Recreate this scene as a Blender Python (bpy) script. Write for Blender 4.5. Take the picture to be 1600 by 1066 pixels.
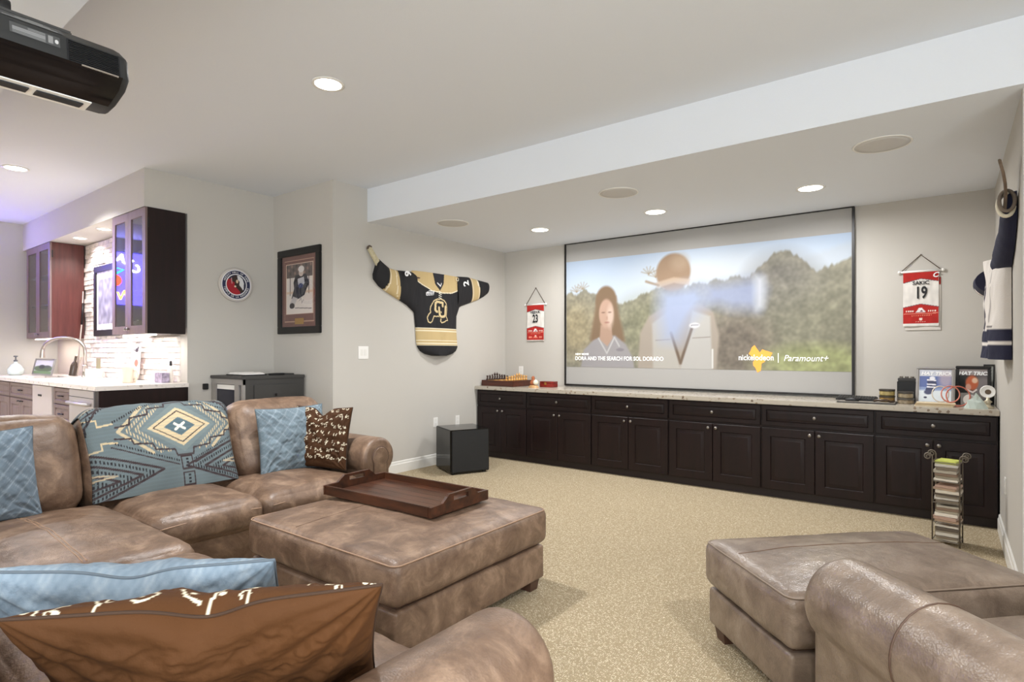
import bpy, bmesh, math, random
import numpy as np
from mathutils import Vector, Matrix, noise as mnoise

for o in list(bpy.data.objects):
    bpy.data.objects.remove(o)
SC = bpy.context.scene
COL = SC.collection
random.seed(7)
PI = math.pi
R = math.radians

# ------------------------------------------------------------------ camera, world, light, exposure
cam_d = bpy.data.cameras.new('camera')
cam = bpy.data.objects.new('camera', cam_d)
COL.objects.link(cam)
cam.location = (0, 0, 1.37)
cam.rotation_euler = (R(90), 0, R(37.2))
cam_d.sensor_width = 36
cam_d.lens = 900 / 1600 * 36
cam_d.shift_y = 17 / 1600
cam_d.clip_start = 0.02
SC.camera = cam
vs = SC.view_settings
vs.view_transform = 'Standard'
vs.look = 'None'
vs.gamma = 1
vs.use_curve_mapping = False
vs.exposure = 0.40
world = bpy.data.worlds.new('world')
SC.world = world
world.use_nodes = True
world.node_tree.nodes['Background'].inputs[0].default_value = (0.75, 0.85, 1.0, 1)
world.node_tree.nodes['Background'].inputs[1].default_value = 0.25


def area(name, loc, rot, sx, sy, power, col=(1, 1, 1), shape='RECTANGLE'):
    l = bpy.data.lights.new(name, 'AREA')
    l.shape = shape
    l.size = sx
    l.size_y = sy
    l.energy = power
    l.color = col
    o = bpy.data.objects.new(name, l)
    COL.objects.link(o)
    o.location = loc
    o.rotation_euler = rot
    return o


# cool fill lights added out of view, behind the camera and to the right
area('fill_rear', (-2.0, -3.85, 1.35), (R(90), 0, 0), 6.0, 2.3, 25, (0.87, 0.945, 1.0))
area('fill_side', (2.85, -1.7, 1.3), (R(90), 0, R(90)), 4.0, 2.0, 230, (0.87, 0.945, 1.0))  # added side fill; no window stands here
CAN_POWER = 38
CAN_COL = (0.99, 0.985, 0.985)

# ------------------------------------------------------------------ helpers
W = {}          # origin of things whose parts are written in room coordinates


def lin(c):
    c = np.asarray(c, float) / 255.0
    return np.where(c <= 0.04045, c / 12.92, ((c + 0.055) / 1.055) ** 2.4)


def c4(c):
    l = lin(c)
    return (float(l[0]), float(l[1]), float(l[2]), 1)


class MB:
    def __init__(s):
        s.v = []
        s.f = []

    def add(s, v, f):
        n = len(s.v)
        s.v += [tuple(p) for p in v]
        s.f += [tuple(i + n for i in q) for q in f]
        return s

    def box(s, lo, hi):
        x0, y0, z0 = lo
        x1, y1, z1 = hi
        return s.add([(x0, y0, z0), (x1, y0, z0), (x1, y1, z0), (x0, y1, z0), (x0, y0, z1), (x1, y0, z1), (x1, y1, z1), (x0, y1, z1)],
                     [(0, 3, 2, 1), (4, 5, 6, 7), (0, 1, 5, 4), (1, 2, 6, 5), (2, 3, 7, 6), (3, 0, 4, 7)])

    def loft(s, rings, caps=True, closed=True):
        n = len(rings[0])
        v = [p for r in rings for p in r]
        f = []
        m = n if closed else n - 1
        for i in range(len(rings) - 1):
            for j in range(m):
                k = (j + 1) % n
                f.append((i * n + j, i * n + k, (i + 1) * n + k, (i + 1) * n + j))
        if caps:
            f.append(tuple(range(n - 1, -1, -1)))
            f.append(tuple(range((len(rings) - 1) * n, len(rings) * n)))
        return s.add(v, f)

    def tube(s, pts, r, n=8, closed=False):
        pts = [Vector(p) for p in pts]
        rings = []
        N = len(pts)
        up = None
        for i, p in enumerate(pts):
            if closed:
                t = pts[(i + 1) % N] - pts[i - 1]
            else:
                t = pts[min(i + 1, N - 1)] - pts[max(i - 1, 0)]
            t.normalize()
            if up is None:
                up = Vector((0, 0, 1)) if abs(t.z) < 0.9 else Vector((1, 0, 0))
            a = t.cross(up).normalized()
            b = a.cross(t).normalized()
            up = b
            rr = r[i] if isinstance(r, (list, tuple)) else r
            rings.append([p + rr * (math.cos(2 * PI * k / n) * a + math.sin(2 * PI * k / n) * b) for k in range(n)])
        if closed:
            rings.append(rings[0])
        return s.loft(rings, caps=not closed)

    def lathe(s, prof, c=(0, 0, 0), n=20, axis='z'):
        rings = []
        for r, h in prof:
            ring = []
            for k in range(n):
                a = 2 * PI * k / n
                p = (r * math.cos(a), r * math.sin(a), h)
                if axis == 'x':
                    p = (h, r * math.cos(a), r * math.sin(a))
                elif axis == 'y':
                    p = (r * math.sin(a), h, r * math.cos(a))
                ring.append((c[0] + p[0], c[1] + p[1], c[2] + p[2]))
            rings.append(ring)
        return s.loft(rings)

    def prism(s, poly, fn0, fn1):
        return s.loft([[fn0(p) for p in poly], [fn1(p) for p in poly]])

    def mesh(s, name, mat, smooth=False, bevel=0, off=None, fix=True):
        me = bpy.data.meshes.new(name)
        v = s.v
        if off is not None:
            v = [(p[0] - off[0], p[1] - off[1], p[2] - off[2]) for p in v]
        me.from_pydata(v, [], s.f)
        if bevel or fix:
            bm = bmesh.new()
            bm.from_mesh(me)
            if fix:
                bmesh.ops.recalc_face_normals(bm, faces=bm.faces)
            if bevel:
                es = [e for e in bm.edges if len(e.link_faces) == 2 and e.calc_face_angle(0) > 0.6]
                bmesh.ops.bevel(bm, geom=es, offset=bevel, segments=2, affect='EDGES', clamp_overlap=True)
            bm.to_mesh(me)
            bm.free()
        if smooth:
            me.polygons.foreach_set('use_smooth', [True] * len(me.polygons))
            if smooth == 'auto':
                bm = bmesh.new()
                bm.from_mesh(me)
                for e in bm.edges:
                    if len(e.link_faces) == 2 and e.calc_face_angle(0) > 0.7:
                        e.smooth = False
                bm.to_mesh(me)
                bm.free()
        me.materials.append(mat)
        return me


def tag(o, label=None, cat=None, group=None, kind=None):
    if label:
        o['label'] = label
    if cat:
        o['category'] = cat
    if group:
        o['group'] = group
    if kind:
        o['kind'] = kind
    return o


def link(name, me, parent=None):
    o = bpy.data.objects.new(name, me)
    COL.objects.link(o)
    if parent is not None:
        o.parent = parent
        if parent.name in W:
            W[o.name] = W[parent.name]
    return o


def thing(name, label, cat, loc=(0, 0, 0), rotz=0, group=None, local=False):
    o = bpy.data.objects.new(name, None)
    COL.objects.link(o)
    o.empty_display_size = 0.05
    o.location = loc
    o.rotation_euler = (0, 0, rotz)
    if not local:
        W[o.name] = Vector(loc)
    return tag(o, label, cat, group)


def part(name, mb, mat, parent=None, smooth=False, bevel=0, fix=True, origin=None):
    off = W.get(parent.name) if parent is not None else origin
    me = mb.mesh(name, mat, smooth, bevel, off, fix)
    o = link(name, me, parent)
    if parent is None and origin is not None:
        o.location = origin
        W[o.name] = Vector(origin)
    return o


def bx(name, lo, hi, mat, parent=None, bevel=0.0, origin=None):
    return part(name, MB().box(lo, hi), mat, parent, bevel=bevel, origin=origin)


def struct(name, mb, mat, **k):
    return tag(part(name, mb, mat, **k), kind='structure')


def copy_tree(o, parent=None):
    c = o.copy()
    COL.objects.link(c)
    c.parent = parent
    for ch in [q for q in bpy.data.objects if q.parent == o]:
        copy_tree(ch, c)
    return c


def text(name, body, size, mat, parent, mat4, ext=0.0006, sx=1.0, bold=0.0, shear=0.0, align='CENTER'):
    cu = bpy.data.curves.new(name, 'FONT')
    cu.body = body
    cu.size = size
    cu.align_x = align
    cu.align_y = 'CENTER'
    cu.extrude = ext
    cu.offset = bold
    cu.shear = shear
    cu.resolution_u = 3
    t = bpy.data.objects.new(name, cu)
    COL.objects.link(t)
    me = bpy.data.meshes.new_from_object(t.evaluated_get(bpy.context.evaluated_depsgraph_get()))
    bpy.data.objects.remove(t)
    bpy.data.curves.remove(cu)
    M = Matrix(mat4) @ Matrix.Diagonal((sx, 1, 1, 1))
    if parent is not None and parent.name in W:
        M = Matrix.Translation(-W[parent.name]) @ M
    me.transform(M)
    me.name = name
    me.materials.clear()
    me.materials.append(mat)
    return link(name, me, parent)


def M_yneg(x, y, z, roll=0):      # flat thing facing -y
    return Matrix.Translation((x, y, z)) @ Matrix.Rotation(R(90), 4, 'X') @ Matrix.Rotation(roll, 4, 'Z')


def M_xpos(x, y, z, roll=0):      # flat thing facing +x
    return Matrix.Translation((x, y, z)) @ Matrix.Rotation(R(90), 4, 'Z') @ Matrix.Rotation(R(90), 4, 'X') @ Matrix.Rotation(roll, 4, 'Z')


# ---- per-vertex painting
class Paint:
    def __init__(s, u, v, base):
        s.u = np.asarray(u, float)
        s.v = np.asarray(v, float)
        s.c = np.tile(np.asarray(base, float), (len(s.u), 1))

    def mix(s, m, col, a=1.0):
        m = (np.asarray(m, float) * a)[:, None]
        s.c = s.c * (1 - m) + np.asarray(col, float) * m
        return s

    def inpoly(s, pts):
        inside = np.zeros(len(s.u), bool)
        n = len(pts)
        for i in range(n):
            x0, y0 = pts[i]
            x1, y1 = pts[(i + 1) % n]
            if y0 == y1:
                continue
            c = ((y0 > s.v) != (y1 > s.v)) & (s.u < (x1 - x0) * (s.v - y0) / (y1 - y0) + x0)
            inside ^= c
        return inside

    def poly(s, pts, col, a=1.0, soft=0.0):
        m = s.inpoly(pts)
        if soft:
            m = np.clip(0.5 + np.where(m, 1, -1) * s.dist(pts, True) / soft, 0, 1)
        return s.mix(m, col, a)

    def dist(s, pts, closed=False):
        d = np.full(len(s.u), 1e9)
        P = list(pts) + ([pts[0]] if closed else [])
        for (x0, y0), (x1, y1) in zip(P[:-1], P[1:]):
            dx, dy = x1 - x0, y1 - y0
            t = np.clip(((s.u - x0) * dx + (s.v - y0) * dy) / max(dx * dx + dy * dy, 1e-12), 0, 1)
            d = np.minimum(d, np.hypot(s.u - x0 - t * dx, s.v - y0 - t * dy))
        return d

    def line(s, pts, w, col, closed=False, dash=0, soft=0.0, a=1.0):
        d = s.dist(pts, closed)
        m = np.clip((w / 2 - d) / max(soft, 1e-6) + 0.5, 0, 1) if soft else (d < w / 2).astype(float)
        if dash:
            m = m * ((np.floor(s.u / dash) % 2) == 0)
        return s.mix(m, col, a)

    def ell(s, cx, cy, rx, ry, col, soft=0.0, a=1.0):
        d = np.hypot((s.u - cx) / rx, (s.v - cy) / ry)
        m = np.clip((1 - d) / soft + 0.5, 0, 1) if soft else (d < 1).astype(float)
        return s.mix(m, col, a)

    def rect(s, x0, y0, x1, y1, col, a=1.0):
        return s.mix((s.u >= x0) & (s.u <= x1) & (s.v >= y0) & (s.v <= y1), col, a)

    def noise(s, scale, amp, seed=0):
        n = np.array([mnoise.noise((a * scale + seed, b * scale, seed * 1.7)) for a, b in zip(s.u, s.v)])
        s.c = s.c * (1 + amp * n[:, None])
        return s

    def apply(s, me, name='Col'):
        at = me.color_attributes.new(name, 'FLOAT_COLOR', 'POINT')
        buf = np.ones((len(me.vertices), 4))
        buf[:, :3] = lin(np.clip(s.c, 0, 255))
        at.data.foreach_set('color', buf.ravel().astype(np.float32))


def grid_mb(nu, nv, fn):
    us = np.linspace(0, 1, nu)
    vv = np.linspace(0, 1, nv)
    mb = MB()
    mb.v = [tuple(fn(u, v)) for v in vv for u in us]
    mb.f = [(j * nu + i, j * nu + i + 1, (j + 1) * nu + i + 1, (j + 1) * nu + i) for j in range(nv - 1) for i in range(nu - 1)]
    U, V = np.meshgrid(us, vv)
    return mb, U.ravel(), V.ravel()


# ------------------------------------------------------------------ materials
def newmat(name):
    m = bpy.data.materials.new(name)
    m.use_nodes = True
    return m, m.node_tree, m.node_tree.nodes['Principled BSDF']


def pm(name, col, rough=0.5, metal=0.0, var=0.0, scale=6.0, bump=0.0, bscale=60.0, stretch=(1, 1, 1), emit=0, spec=0.5, col2=None, detail=4):
    m, t, b = newmat(name)
    b.inputs['Base Color'].default_value = c4(col)
    b.inputs['Roughness'].default_value = rough
    b.inputs['Metallic'].default_value = metal
    b.inputs['Specular IOR Level'].default_value = spec
    if emit:
        b.inputs['Emission Color'].default_value = c4(col)
        b.inputs['Emission Strength'].default_value = emit
    if var or bump:
        tc = t.nodes.new('ShaderNodeTexCoord')
        mp = t.nodes.new('ShaderNodeMapping')
        mp.inputs['Scale'].default_value = stretch
        t.links.new(tc.outputs['Object'], mp.inputs[0])
    if var:
        n = t.nodes.new('ShaderNodeTexNoise')
        n.inputs['Scale'].default_value = scale
        n.inputs['Detail'].default_value = detail
        n.inputs['Roughness'].default_value = 0.62
        t.links.new(mp.outputs[0], n.inputs['Vector'])
        r = t.nodes.new('ShaderNodeValToRGB')
        r.color_ramp.elements[0].position = 0.3
        r.color_ramp.elements[1].position = 0.7
        a = np.array(col, float)
        r.color_ramp.elements[0].color = c4(np.clip(a * (1 - var), 0, 255))
        r.color_ramp.elements[1].color = c4(np.clip(a * (1 + var) if col2 is None else col2, 0, 255))
        t.links.new(n.outputs['Fac'], r.inputs[0])
        t.links.new(r.outputs[0], b.inputs['Base Color'])
    if bump:
        n2 = t.nodes.new('ShaderNodeTexNoise')
        n2.inputs['Scale'].default_value = bscale
        n2.inputs['Detail'].default_value = 3
        t.links.new(mp.outputs[0], n2.inputs['Vector'])
        bp = t.nodes.new('ShaderNodeBump')
        bp.inputs['Strength'].default_value = bump
        bp.inputs['Distance'].default_value = 0.01
        t.links.new(n2.outputs['Fac'], bp.inputs['Height'])
        t.links.new(bp.outputs[0], b.inputs['Normal'])
    return m


def attr_mat(name, rough=0.7, emit=0.0, bump=0.0, bscale=200):
    m = pm(name, (200, 200, 200), rough, bump=bump, bscale=bscale)
    t = m.node_tree
    b = t.nodes['Principled BSDF']
    a = t.nodes.new('ShaderNodeAttribute')
    a.attribute_name = 'Col'
    t.links.new(a.outputs['Color'], b.inputs['Base Color'])
    if emit:
        t.links.new(a.outputs['Color'], b.inputs['Emission Color'])
        b.inputs['Emission Strength'].default_value = emit
    return m


def leather_mat(name, dark, mid, light, rough=0.42):
    m, t, b = newmat(name)
    N = t.nodes.new
    tc = N('ShaderNodeTexCoord')
    n1 = N('ShaderNodeTexNoise')
    n1.inputs['Scale'].default_value = 6.5
    n1.inputs['Detail'].default_value = 8
    n1.inputs['Roughness'].default_value = 0.68
    n1.inputs['Distortion'].default_value = 0.6
    t.links.new(tc.outputs['Object'], n1.inputs['Vector'])
    r = N('ShaderNodeValToRGB')
    e = r.color_ramp.elements
    e[0].position = 0.28
    e[0].color = c4(dark)
    e[1].position = 0.74
    e[1].color = c4(light)
    k = e.new(0.5)
    k.color = c4(mid)
    t.links.new(n1.outputs['Fac'], r.inputs[0])
    t.links.new(r.outputs[0], b.inputs['Base Color'])
    rr = N('ShaderNodeMapRange')
    rr.inputs[3].default_value = rough + 0.1
    rr.inputs[4].default_value = rough - 0.08
    t.links.new(n1.outputs['Fac'], rr.inputs[0])
    t.links.new(rr.outputs[0], b.inputs['Roughness'])
    v = N('ShaderNodeTexVoronoi')
    v.inputs['Scale'].default_value = 170
    t.links.new(tc.outputs['Object'], v.inputs['Vector'])
    n2 = N('ShaderNodeTexNoise')
    n2.inputs['Scale'].default_value = 16
    n2.inputs['Detail'].default_value = 5
    t.links.new(tc.outputs['Object'], n2.inputs['Vector'])
    ad = N('ShaderNodeMath')
    ad.operation = 'MULTIPLY_ADD'
    ad.inputs[1].default_value = 0.12
    t.links.new(v.outputs['Distance'], ad.inputs[0])
    t.links.new(n2.outputs['Fac'], ad.inputs[2])
    bp = N('ShaderNodeBump')
    bp.inputs['Strength'].default_value = 0.25
    bp.inputs['Distance'].default_value = 0.02
    t.links.new(ad.outputs[0], bp.inputs['Height'])
    t.links.new(bp.outputs[0], b.inputs['Normal'])
    return m


def carpet_mat():
    m, t, b = newmat('carpet')
    N = t.nodes.new
    tc = N('ShaderNodeTexCoord')
    v = N('ShaderNodeTexVoronoi')
    v.inputs['Scale'].default_value = 115
    v.inputs['Randomness'].default_value = 0.55
    t.links.new(tc.outputs['Object'], v.inputs['Vector'])
    n = N('ShaderNodeTexNoise')
    n.inputs['Scale'].default_value = 60
    n.inputs['Detail'].default_value = 4
    n.inputs['Roughness'].default_value = 0.6
    t.links.new(tc.outputs['Object'], n.inputs['Vector'])
    sc = N('ShaderNodeMath')
    sc.operation = 'MULTIPLY'
    sc.inputs[1].default_value = 0.65
    t.links.new(n.outputs['Fac'], sc.inputs[0])
    mx = N('ShaderNodeMath')
    mx.operation = 'MULTIPLY_ADD'
    mx.inputs[1].default_value = -0.7
    t.links.new(v.outputs['Distance'], mx.inputs[0])
    t.links.new(sc.outputs[0], mx.inputs[2])
    r = N('ShaderNodeValToRGB')
    r.color_ramp.elements[0].position = 0.0
    r.color_ramp.elements[0].color = c4((163, 147, 119))
    r.color_ramp.elements[1].position = 0.26
    r.color_ramp.elements[1].color = c4((232, 219, 193))
    t.links.new(mx.outputs[0], r.inputs[0])
    t.links.new(r.outputs[0], b.inputs['Base Color'])
    b.inputs['Roughness'].default_value = 0.95
    b.inputs['Specular IOR Level'].default_value = 0.1
    bp = N('ShaderNodeBump')
    bp.inputs['Strength'].default_value = 0.7
    bp.inputs['Distance'].default_value = 0.012
    t.links.new(mx.outputs[0], bp.inputs['Height'])
    t.links.new(bp.outputs[0], b.inputs['Normal'])
    return m


def granite_mat(name, base, speck, brown):
    m, t, b = newmat(name)
    N = t.nodes.new
    tc = N('ShaderNodeTexCoord')
    v = N('ShaderNodeTexVoronoi')
    v.inputs['Scale'].default_value = 55
    t.links.new(tc.outputs['Object'], v.inputs['Vector'])
    r = N('ShaderNodeValToRGB')
    e = r.color_ramp.elements
    e[0].position = 0.0
    e[0].color = c4(speck)
    e[1].position = 0.9
    e[1].color = c4(base)
    k = e.new(0.13)
    k.color = c4(brown)
    k = e.new(0.22)
    k.color = c4(base)
    t.links.new(v.outputs['Color'], r.inputs[0])
    t.links.new(r.outputs[0], b.inputs['Base Color'])
    b.inputs['Roughness'].default_value = 0.18
    return m


def glass_mat(name, tint=(255, 255, 255), rough=0.0, alpha_mix=0.85):
    # thin pane: transparent with a Fresnel reflection
    m, t, b = newmat(name)
    t.nodes.remove(b)
    N = t.nodes.new
    out = t.nodes['Material Output']
    tr = N('ShaderNodeBsdfTransparent')
    tr.inputs[0].default_value = c4(tint)
    gl = N('ShaderNodeBsdfGlossy')
    gl.inputs['Roughness'].default_value = rough
    lw = N('ShaderNodeLayerWeight')
    lw.inputs[0].default_value = 0.5
    pw = N('ShaderNodeMath')
    pw.operation = 'POWER'
    pw.inputs[1].default_value = 5.0
    t.links.new(lw.outputs['Facing'], pw.inputs[0])
    fr = N('ShaderNodeMath')
    fr.operation = 'MULTIPLY_ADD'
    fr.inputs[1].default_value = 0.92
    fr.inputs[2].default_value = 0.05
    t.links.new(pw.outputs[0], fr.inputs[0])
    mx = N('ShaderNodeMixShader')
    t.links.new(fr.outputs[0], mx.inputs[0])
    t.links.new(tr.outputs[0], mx.inputs[1])
    t.links.new(gl.outputs[0], mx.inputs[2])
    t.links.new(mx.outputs[0], out.inputs[0])
    return m


def emis(name, col, s):
    m, t, b = newmat(name)
    b.inputs['Base Color'].default_value = c4(col)
    b.inputs['Emission Color'].default_value = c4(col)
    b.inputs['Emission Strength'].default_value = s
    return m


M = {}
M['wall'] = pm('wall_paint', (195, 191, 184), 0.85, bump=0.06, bscale=220, spec=0.25)
M['ceil'] = pm('ceiling_paint', (226, 230, 236), 0.9, bump=0.08, bscale=160, spec=0.2)
M['trim'] = pm('white_trim', (232, 230, 224), 0.4)
M['carpet'] = carpet_mat()
M['leather'] = leather_mat('brown_leather', (80, 60, 46), (114, 91, 74), (158, 132, 110))
M['leather2'] = leather_mat('umber_leather', (92, 77, 65), (122, 106, 92), (152, 136, 120), 0.30)
M['piping'] = pm('leather_piping', (158, 128, 104), 0.5)
M['piping2'] = pm('umber_piping', (132, 116, 101), 0.5)
M['seam'] = pm('dark_leather_seam', (78, 56, 42), 0.6)
M['seam2'] = pm('leather_seam', (104, 80, 62), 0.5)
M['esp'] = pm('espresso_wood', (27, 14, 14), 0.40, spec=0.35, var=0.22, scale=5, stretch=(3, 3, 0.35), bump=0.04, bscale=90)
M['esp2'] = pm('espresso_recess', (30, 17, 17), 0.5)
M['mah'] = pm('mahogany_wood', (84, 44, 40), 0.32, var=0.15, scale=6, stretch=(3, 3, 0.3))
M['wenge'] = pm('taupe_painted_wood', (120, 100, 98), 0.4, var=0.06, scale=5, stretch=(3, 3, 0.4))
M['tray'] = pm('walnut_tray_wood', (62, 35, 21), 0.36, var=0.35, scale=9, stretch=(0.4, 3, 3), bump=0.05, bscale=80)
M['legwood'] = pm('dark_leg_wood', (70, 46, 36), 0.4)
M['granite'] = granite_mat('cream_granite', (188, 180, 166), (60, 52, 48), (150, 130, 110))
M['quartz'] = granite_mat('pale_quartz', (232, 224, 218), (150, 138, 130), (205, 195, 188))
M['black'] = pm('black_plastic', (18, 18, 20), 0.45)
M['satin'] = pm('black_satin', (24, 25, 27), 0.6, var=0.2, scale=200)
M['gloss'] = pm('black_gloss', (12, 12, 14), 0.12)
M['blackframe'] = pm('black_frame', (22, 20, 20), 0.4)
M['chrome'] = pm('brushed_nickel', (190, 182, 174), 0.28, metal=1)
M['pewter'] = pm('pewter_knob', (150, 145, 140), 0.3, metal=1)
M['iron'] = pm('antique_iron', (120, 112, 102), 0.45, metal=0.7)
M['steel'] = pm('stainless_steel', (196, 190, 190), 0.32, metal=0.6)
M['white'] = pm('white_plastic', (240, 238, 234), 0.4)
M['screen'] = pm('matte_screen', (168, 166, 163), 0.9, spec=0.1)
M['stone'] = pm('white_ledger_stone', (226, 216, 210), 0.8, var=0.1, scale=14, bump=0.5, bscale=30)
M['grout'] = pm('stone_backing', (190, 178, 170), 0.9)
M['attr'] = attr_mat('printed_surface', 0.5)
M['cloth'] = attr_mat('printed_cloth', 0.85, bump=0.25, bscale=260)
M['velvet'] = attr_mat('pillow_fabric', 0.8, bump=0.12, bscale=180)
M['velvet'].node_tree.nodes['Principled BSDF'].inputs['Specular IOR Level'].default_value = 0.2
M['picture'] = attr_mat('projected_picture', 0.9, emit=0.10)
M['glass'] = glass_mat('door_glass')
M['clear'] = glass_mat('clear_glass', (232, 240, 236), 0.02)
M['lamp'] = emis('lamp_disc', (255, 244, 228), 9)
M['gold'] = pm('gold_thread', (206, 184, 134), 0.6)
M['cream'] = pm('cream_print', (236, 228, 206), 0.7)
M['ink'] = pm('black_print', (20, 20, 24), 0.6)
M['paper'] = pm('paper', (226, 218, 200), 0.8)
M['orange'] = emis('orange_print', (250, 160, 70), 0.35)
M['whiteprint'] = emis('white_print', (250, 248, 244), 0.3)
M['whiteink'] = pm('white_ink', (240, 240, 240), 0.6)
M['brass'] = pm('brass_plate', (190, 150, 80), 0.35, metal=0.8)
M['cherry'] = pm('red_cherry_wood', (120, 32, 26), 0.3, var=0.2, scale=10)
M['rosewood'] = pm('rosewood', (74, 36, 24), 0.35, var=0.25, scale=8, stretch=(0.4, 3, 3))
M['maple'] = pm('pale_boxwood', (214, 160, 84), 0.35)
M['darkpiece'] = pm('dark_stained_wood', (52, 28, 20), 0.35)
M['char'] = pm('charcoal_paint', (62, 61, 60), 0.55)
M['silverwood'] = pm('silver_grey_frame', (150, 146, 142), 0.45)
M['rope'] = pm('brown_cord', (84, 68, 54), 0.9)

# ------------------------------------------------------------------ room shell
XL, XR, YS = -4.98, 0.31, 6.40          # jersey wall, right wall, screen wall
ZC, ZS = 3.12, 2.765                    # main ceiling, lowered ceiling
XH, YP = -6.08, 3.556                   # wall with the round plaque, wall with the framed photo
YK, YKS, XK = 2.63, 2.242, -10.14       # kitchen stone wall, kitchen soffit face, kitchen end wall


def wb(name, lo, hi, mat='wall'):
    return struct(name, MB().box(lo, hi), M[mat])


wb('floor', (-10.4, -4.2, -0.1), (3.2, 6.6, 0), 'carpet')
wb('ceiling', (-10.4, -4.2, ZC), (3.2, 6.6, ZC + 0.1), 'ceil')
wb('wall_screen', (XL - 0.2, YS, 0), (XR + 0.2, YS + 0.15, ZC))
wb('wall_left', (XL - 0.15, YP, 0), (XL, YS, ZC))
wb('wall_right', (XR, 4.05, 0), (XR + 0.15, YS, ZC))
wb('wall_right_return', (XR + 0.15, 4.05, 0), (3.0, 4.2, ZC))
wb('wall_far_right', (3.0, -4.0, 0), (3.15, 4.2, ZC))
wb('wall_picture', (XH - 0.15, YP, 0), (XL - 0.15, YP + 0.15, ZC))
wb('wall_plaque', (XH - 0.15, YK, 0), (XH, YP, ZC))
kw = wb('wall_kitchen', (XK, YK, 0), (XH - 0.15, YK + 0.15, ZC), 'grout')
wb('wall_kitchen_end', (XK - 0.15, -4.0, 0), (XK, YK + 0.15, ZC))
wb('wall_back', (XK, -4.15, 0), (3.0, -4.0, ZC))
wb('trim_kitchen_soffit', (XK, YKS, ZS - 0.01), (XH, YK, ZC))
wb('trim_screen_soffit', (XL, 3.99, ZS), (XR, YS, ZC), 'ceil')
wb('trim_return_soffit', (XR, 3.99, ZS), (3.0, 4.05, ZC), 'ceil')
wb('trim_rear_soffit', (XL - 1.1, -4.0, ZS), (3.0, 0.805, ZC), 'ceil')


def baseboard(name, x0, y0, x1, y1, nx, ny):
    # profile extruded between two floor points, (nx, ny) points into the room
    prof = [(0, 0), (0.016, 0), (0.016, 0.095), (0.011, 0.105), (0.009, 0.125), (0.003, 0.132), (0, 0.132)]
    mb = MB()
    mb.prism(prof, lambda p: (x0 + nx * p[0], y0 + ny * p[0], p[1]), lambda p: (x1 + nx * p[0], y1 + ny * p[0], p[1]))
    struct(name, mb, M['trim'])


baseboard('baseboard_left', XL, YP, XL, 5.75, 1, 0)
baseboard('baseboard_right', XR, 4.05, XR, 5.75, -1, 0)
baseboard('baseboard_picture', XH, YP, XL, YP, 0, -1)
baseboard('baseboard_plaque', XH, YK, XH, YP - 0.016, 1, 0)
# unseen glass doors behind the camera, made up to go with the rear fill
wd = struct('added_window_1', MB().box((-5.1, -4.0, 0.1), (1.1, -3.98, 2.6)), M['trim'])
for i in range(3):
    part('pane', MB().box((-5.0 + 2.03 * i, -3.98, 0.2), (-3.06 + 2.03 * i, -3.965, 2.5)), pm('added_pane', (235, 240, 245), 0.2), wd)

# ------------------------------------------------------------------ ceiling fixtures


def can_light(x, y, z, r, label, power=CAN_POWER, spread=140):
    t = thing('recessed_light', label, 'ceiling light', (x, y, z), group='recessed ceiling lights')
    ring = [(r * 0.80, 0.0), (r * 0.82, -0.006), (r, -0.004), (r, 0.0)]
    part('trim_ring', MB().lathe([(p[0], z + p[1]) for p in ring], (x, y, 0), 28), M['trim'], t, smooth=True)
    part('lens', MB().lathe([(0.001, z - 0.004), (r * 0.8, z - 0.004), (r * 0.8, z - 0.001)], (x, y, 0), 28), M['lamp'], t)
    l = area('downlight', (0, 0, -0.012), (0, 0, 0), r * 1.6, r * 1.6, power, CAN_COL, 'DISK')
    l.data.spread = R(spread)
    l.parent = t
    return t


can_light(-3.72, 5.43, ZS, 0.115, 'recessed ceiling light nearest the left end of the projection screen', 22, 172)
can_light(-2.33, 5.43, ZS, 0.115, 'recessed ceiling light above the middle of the projection screen', 22, 172)
can_light(-0.94, 5.44, ZS, 0.115, 'recessed ceiling light above the right end of the projection screen', 22, 172)
can_light(-3.23, 2.27, ZC, 0.105, 'largest looking round recessed light, alone on the main ceiling')
can_light(-7.08, 1.51, ZC, 0.105, 'recessed ceiling light at the far left edge, beyond the projector')
can_light(-8.42, 2.40, ZS - 0.01, 0.075, 'left small recessed light under the bar soffit', 11)
can_light(-7.585, 2.39, ZS - 0.01, 0.075, 'right small recessed light under the bar soffit, by the glass cabinet', 11)
# unseen downlights added outside the frame as fill
can_light(0.9, 1.5, ZC, 0.105, 'added fill downlight of the main ceiling outside the view on the right')
can_light(-3.23, -2.2, ZS, 0.105, 'added fill downlight in the rear soffit outside the view, left', 85, 165)
can_light(0.6, -2.2, ZS, 0.105, 'added fill downlight in the rear soffit outside the view, right', 85, 165)
can_light(-8.6, -1.0, ZC, 0.105, 'added fill downlight of the bar area outside the view', 90)

for x, nm in ((-4.285, 'left round flush ceiling speaker, nearest the black jersey'), (-2.31, 'middle round flush ceiling speaker in the lowered ceiling'),
              (-0.36, 'right round flush ceiling speaker, nearest the right wall')):
    t = thing('ceiling_speaker', nm, 'speaker', (x, 4.585, ZS), group='flush ceiling speakers')
    part('rim', MB().lathe([(0.160, ZS), (0.160, ZS - 0.006), (0.172, ZS - 0.005), (0.174, ZS)], (x, 4.585, 0), 36), M['trim'], t, smooth=True)
    part('grille', MB().lathe([(0.001, ZS - 0.007), (0.12, ZS - 0.006), (0.160, ZS - 0.004), (0.160, ZS - 0.001)], (x, 4.585, 0), 36),
         pm('speaker_grille', (204, 202, 199), 0.8, bump=0.12, bscale=400), t, smooth=True)

# ------------------------------------------------------------------ credenza of six cabinet units along the screen wall
YF = 5.775          # door face


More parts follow.
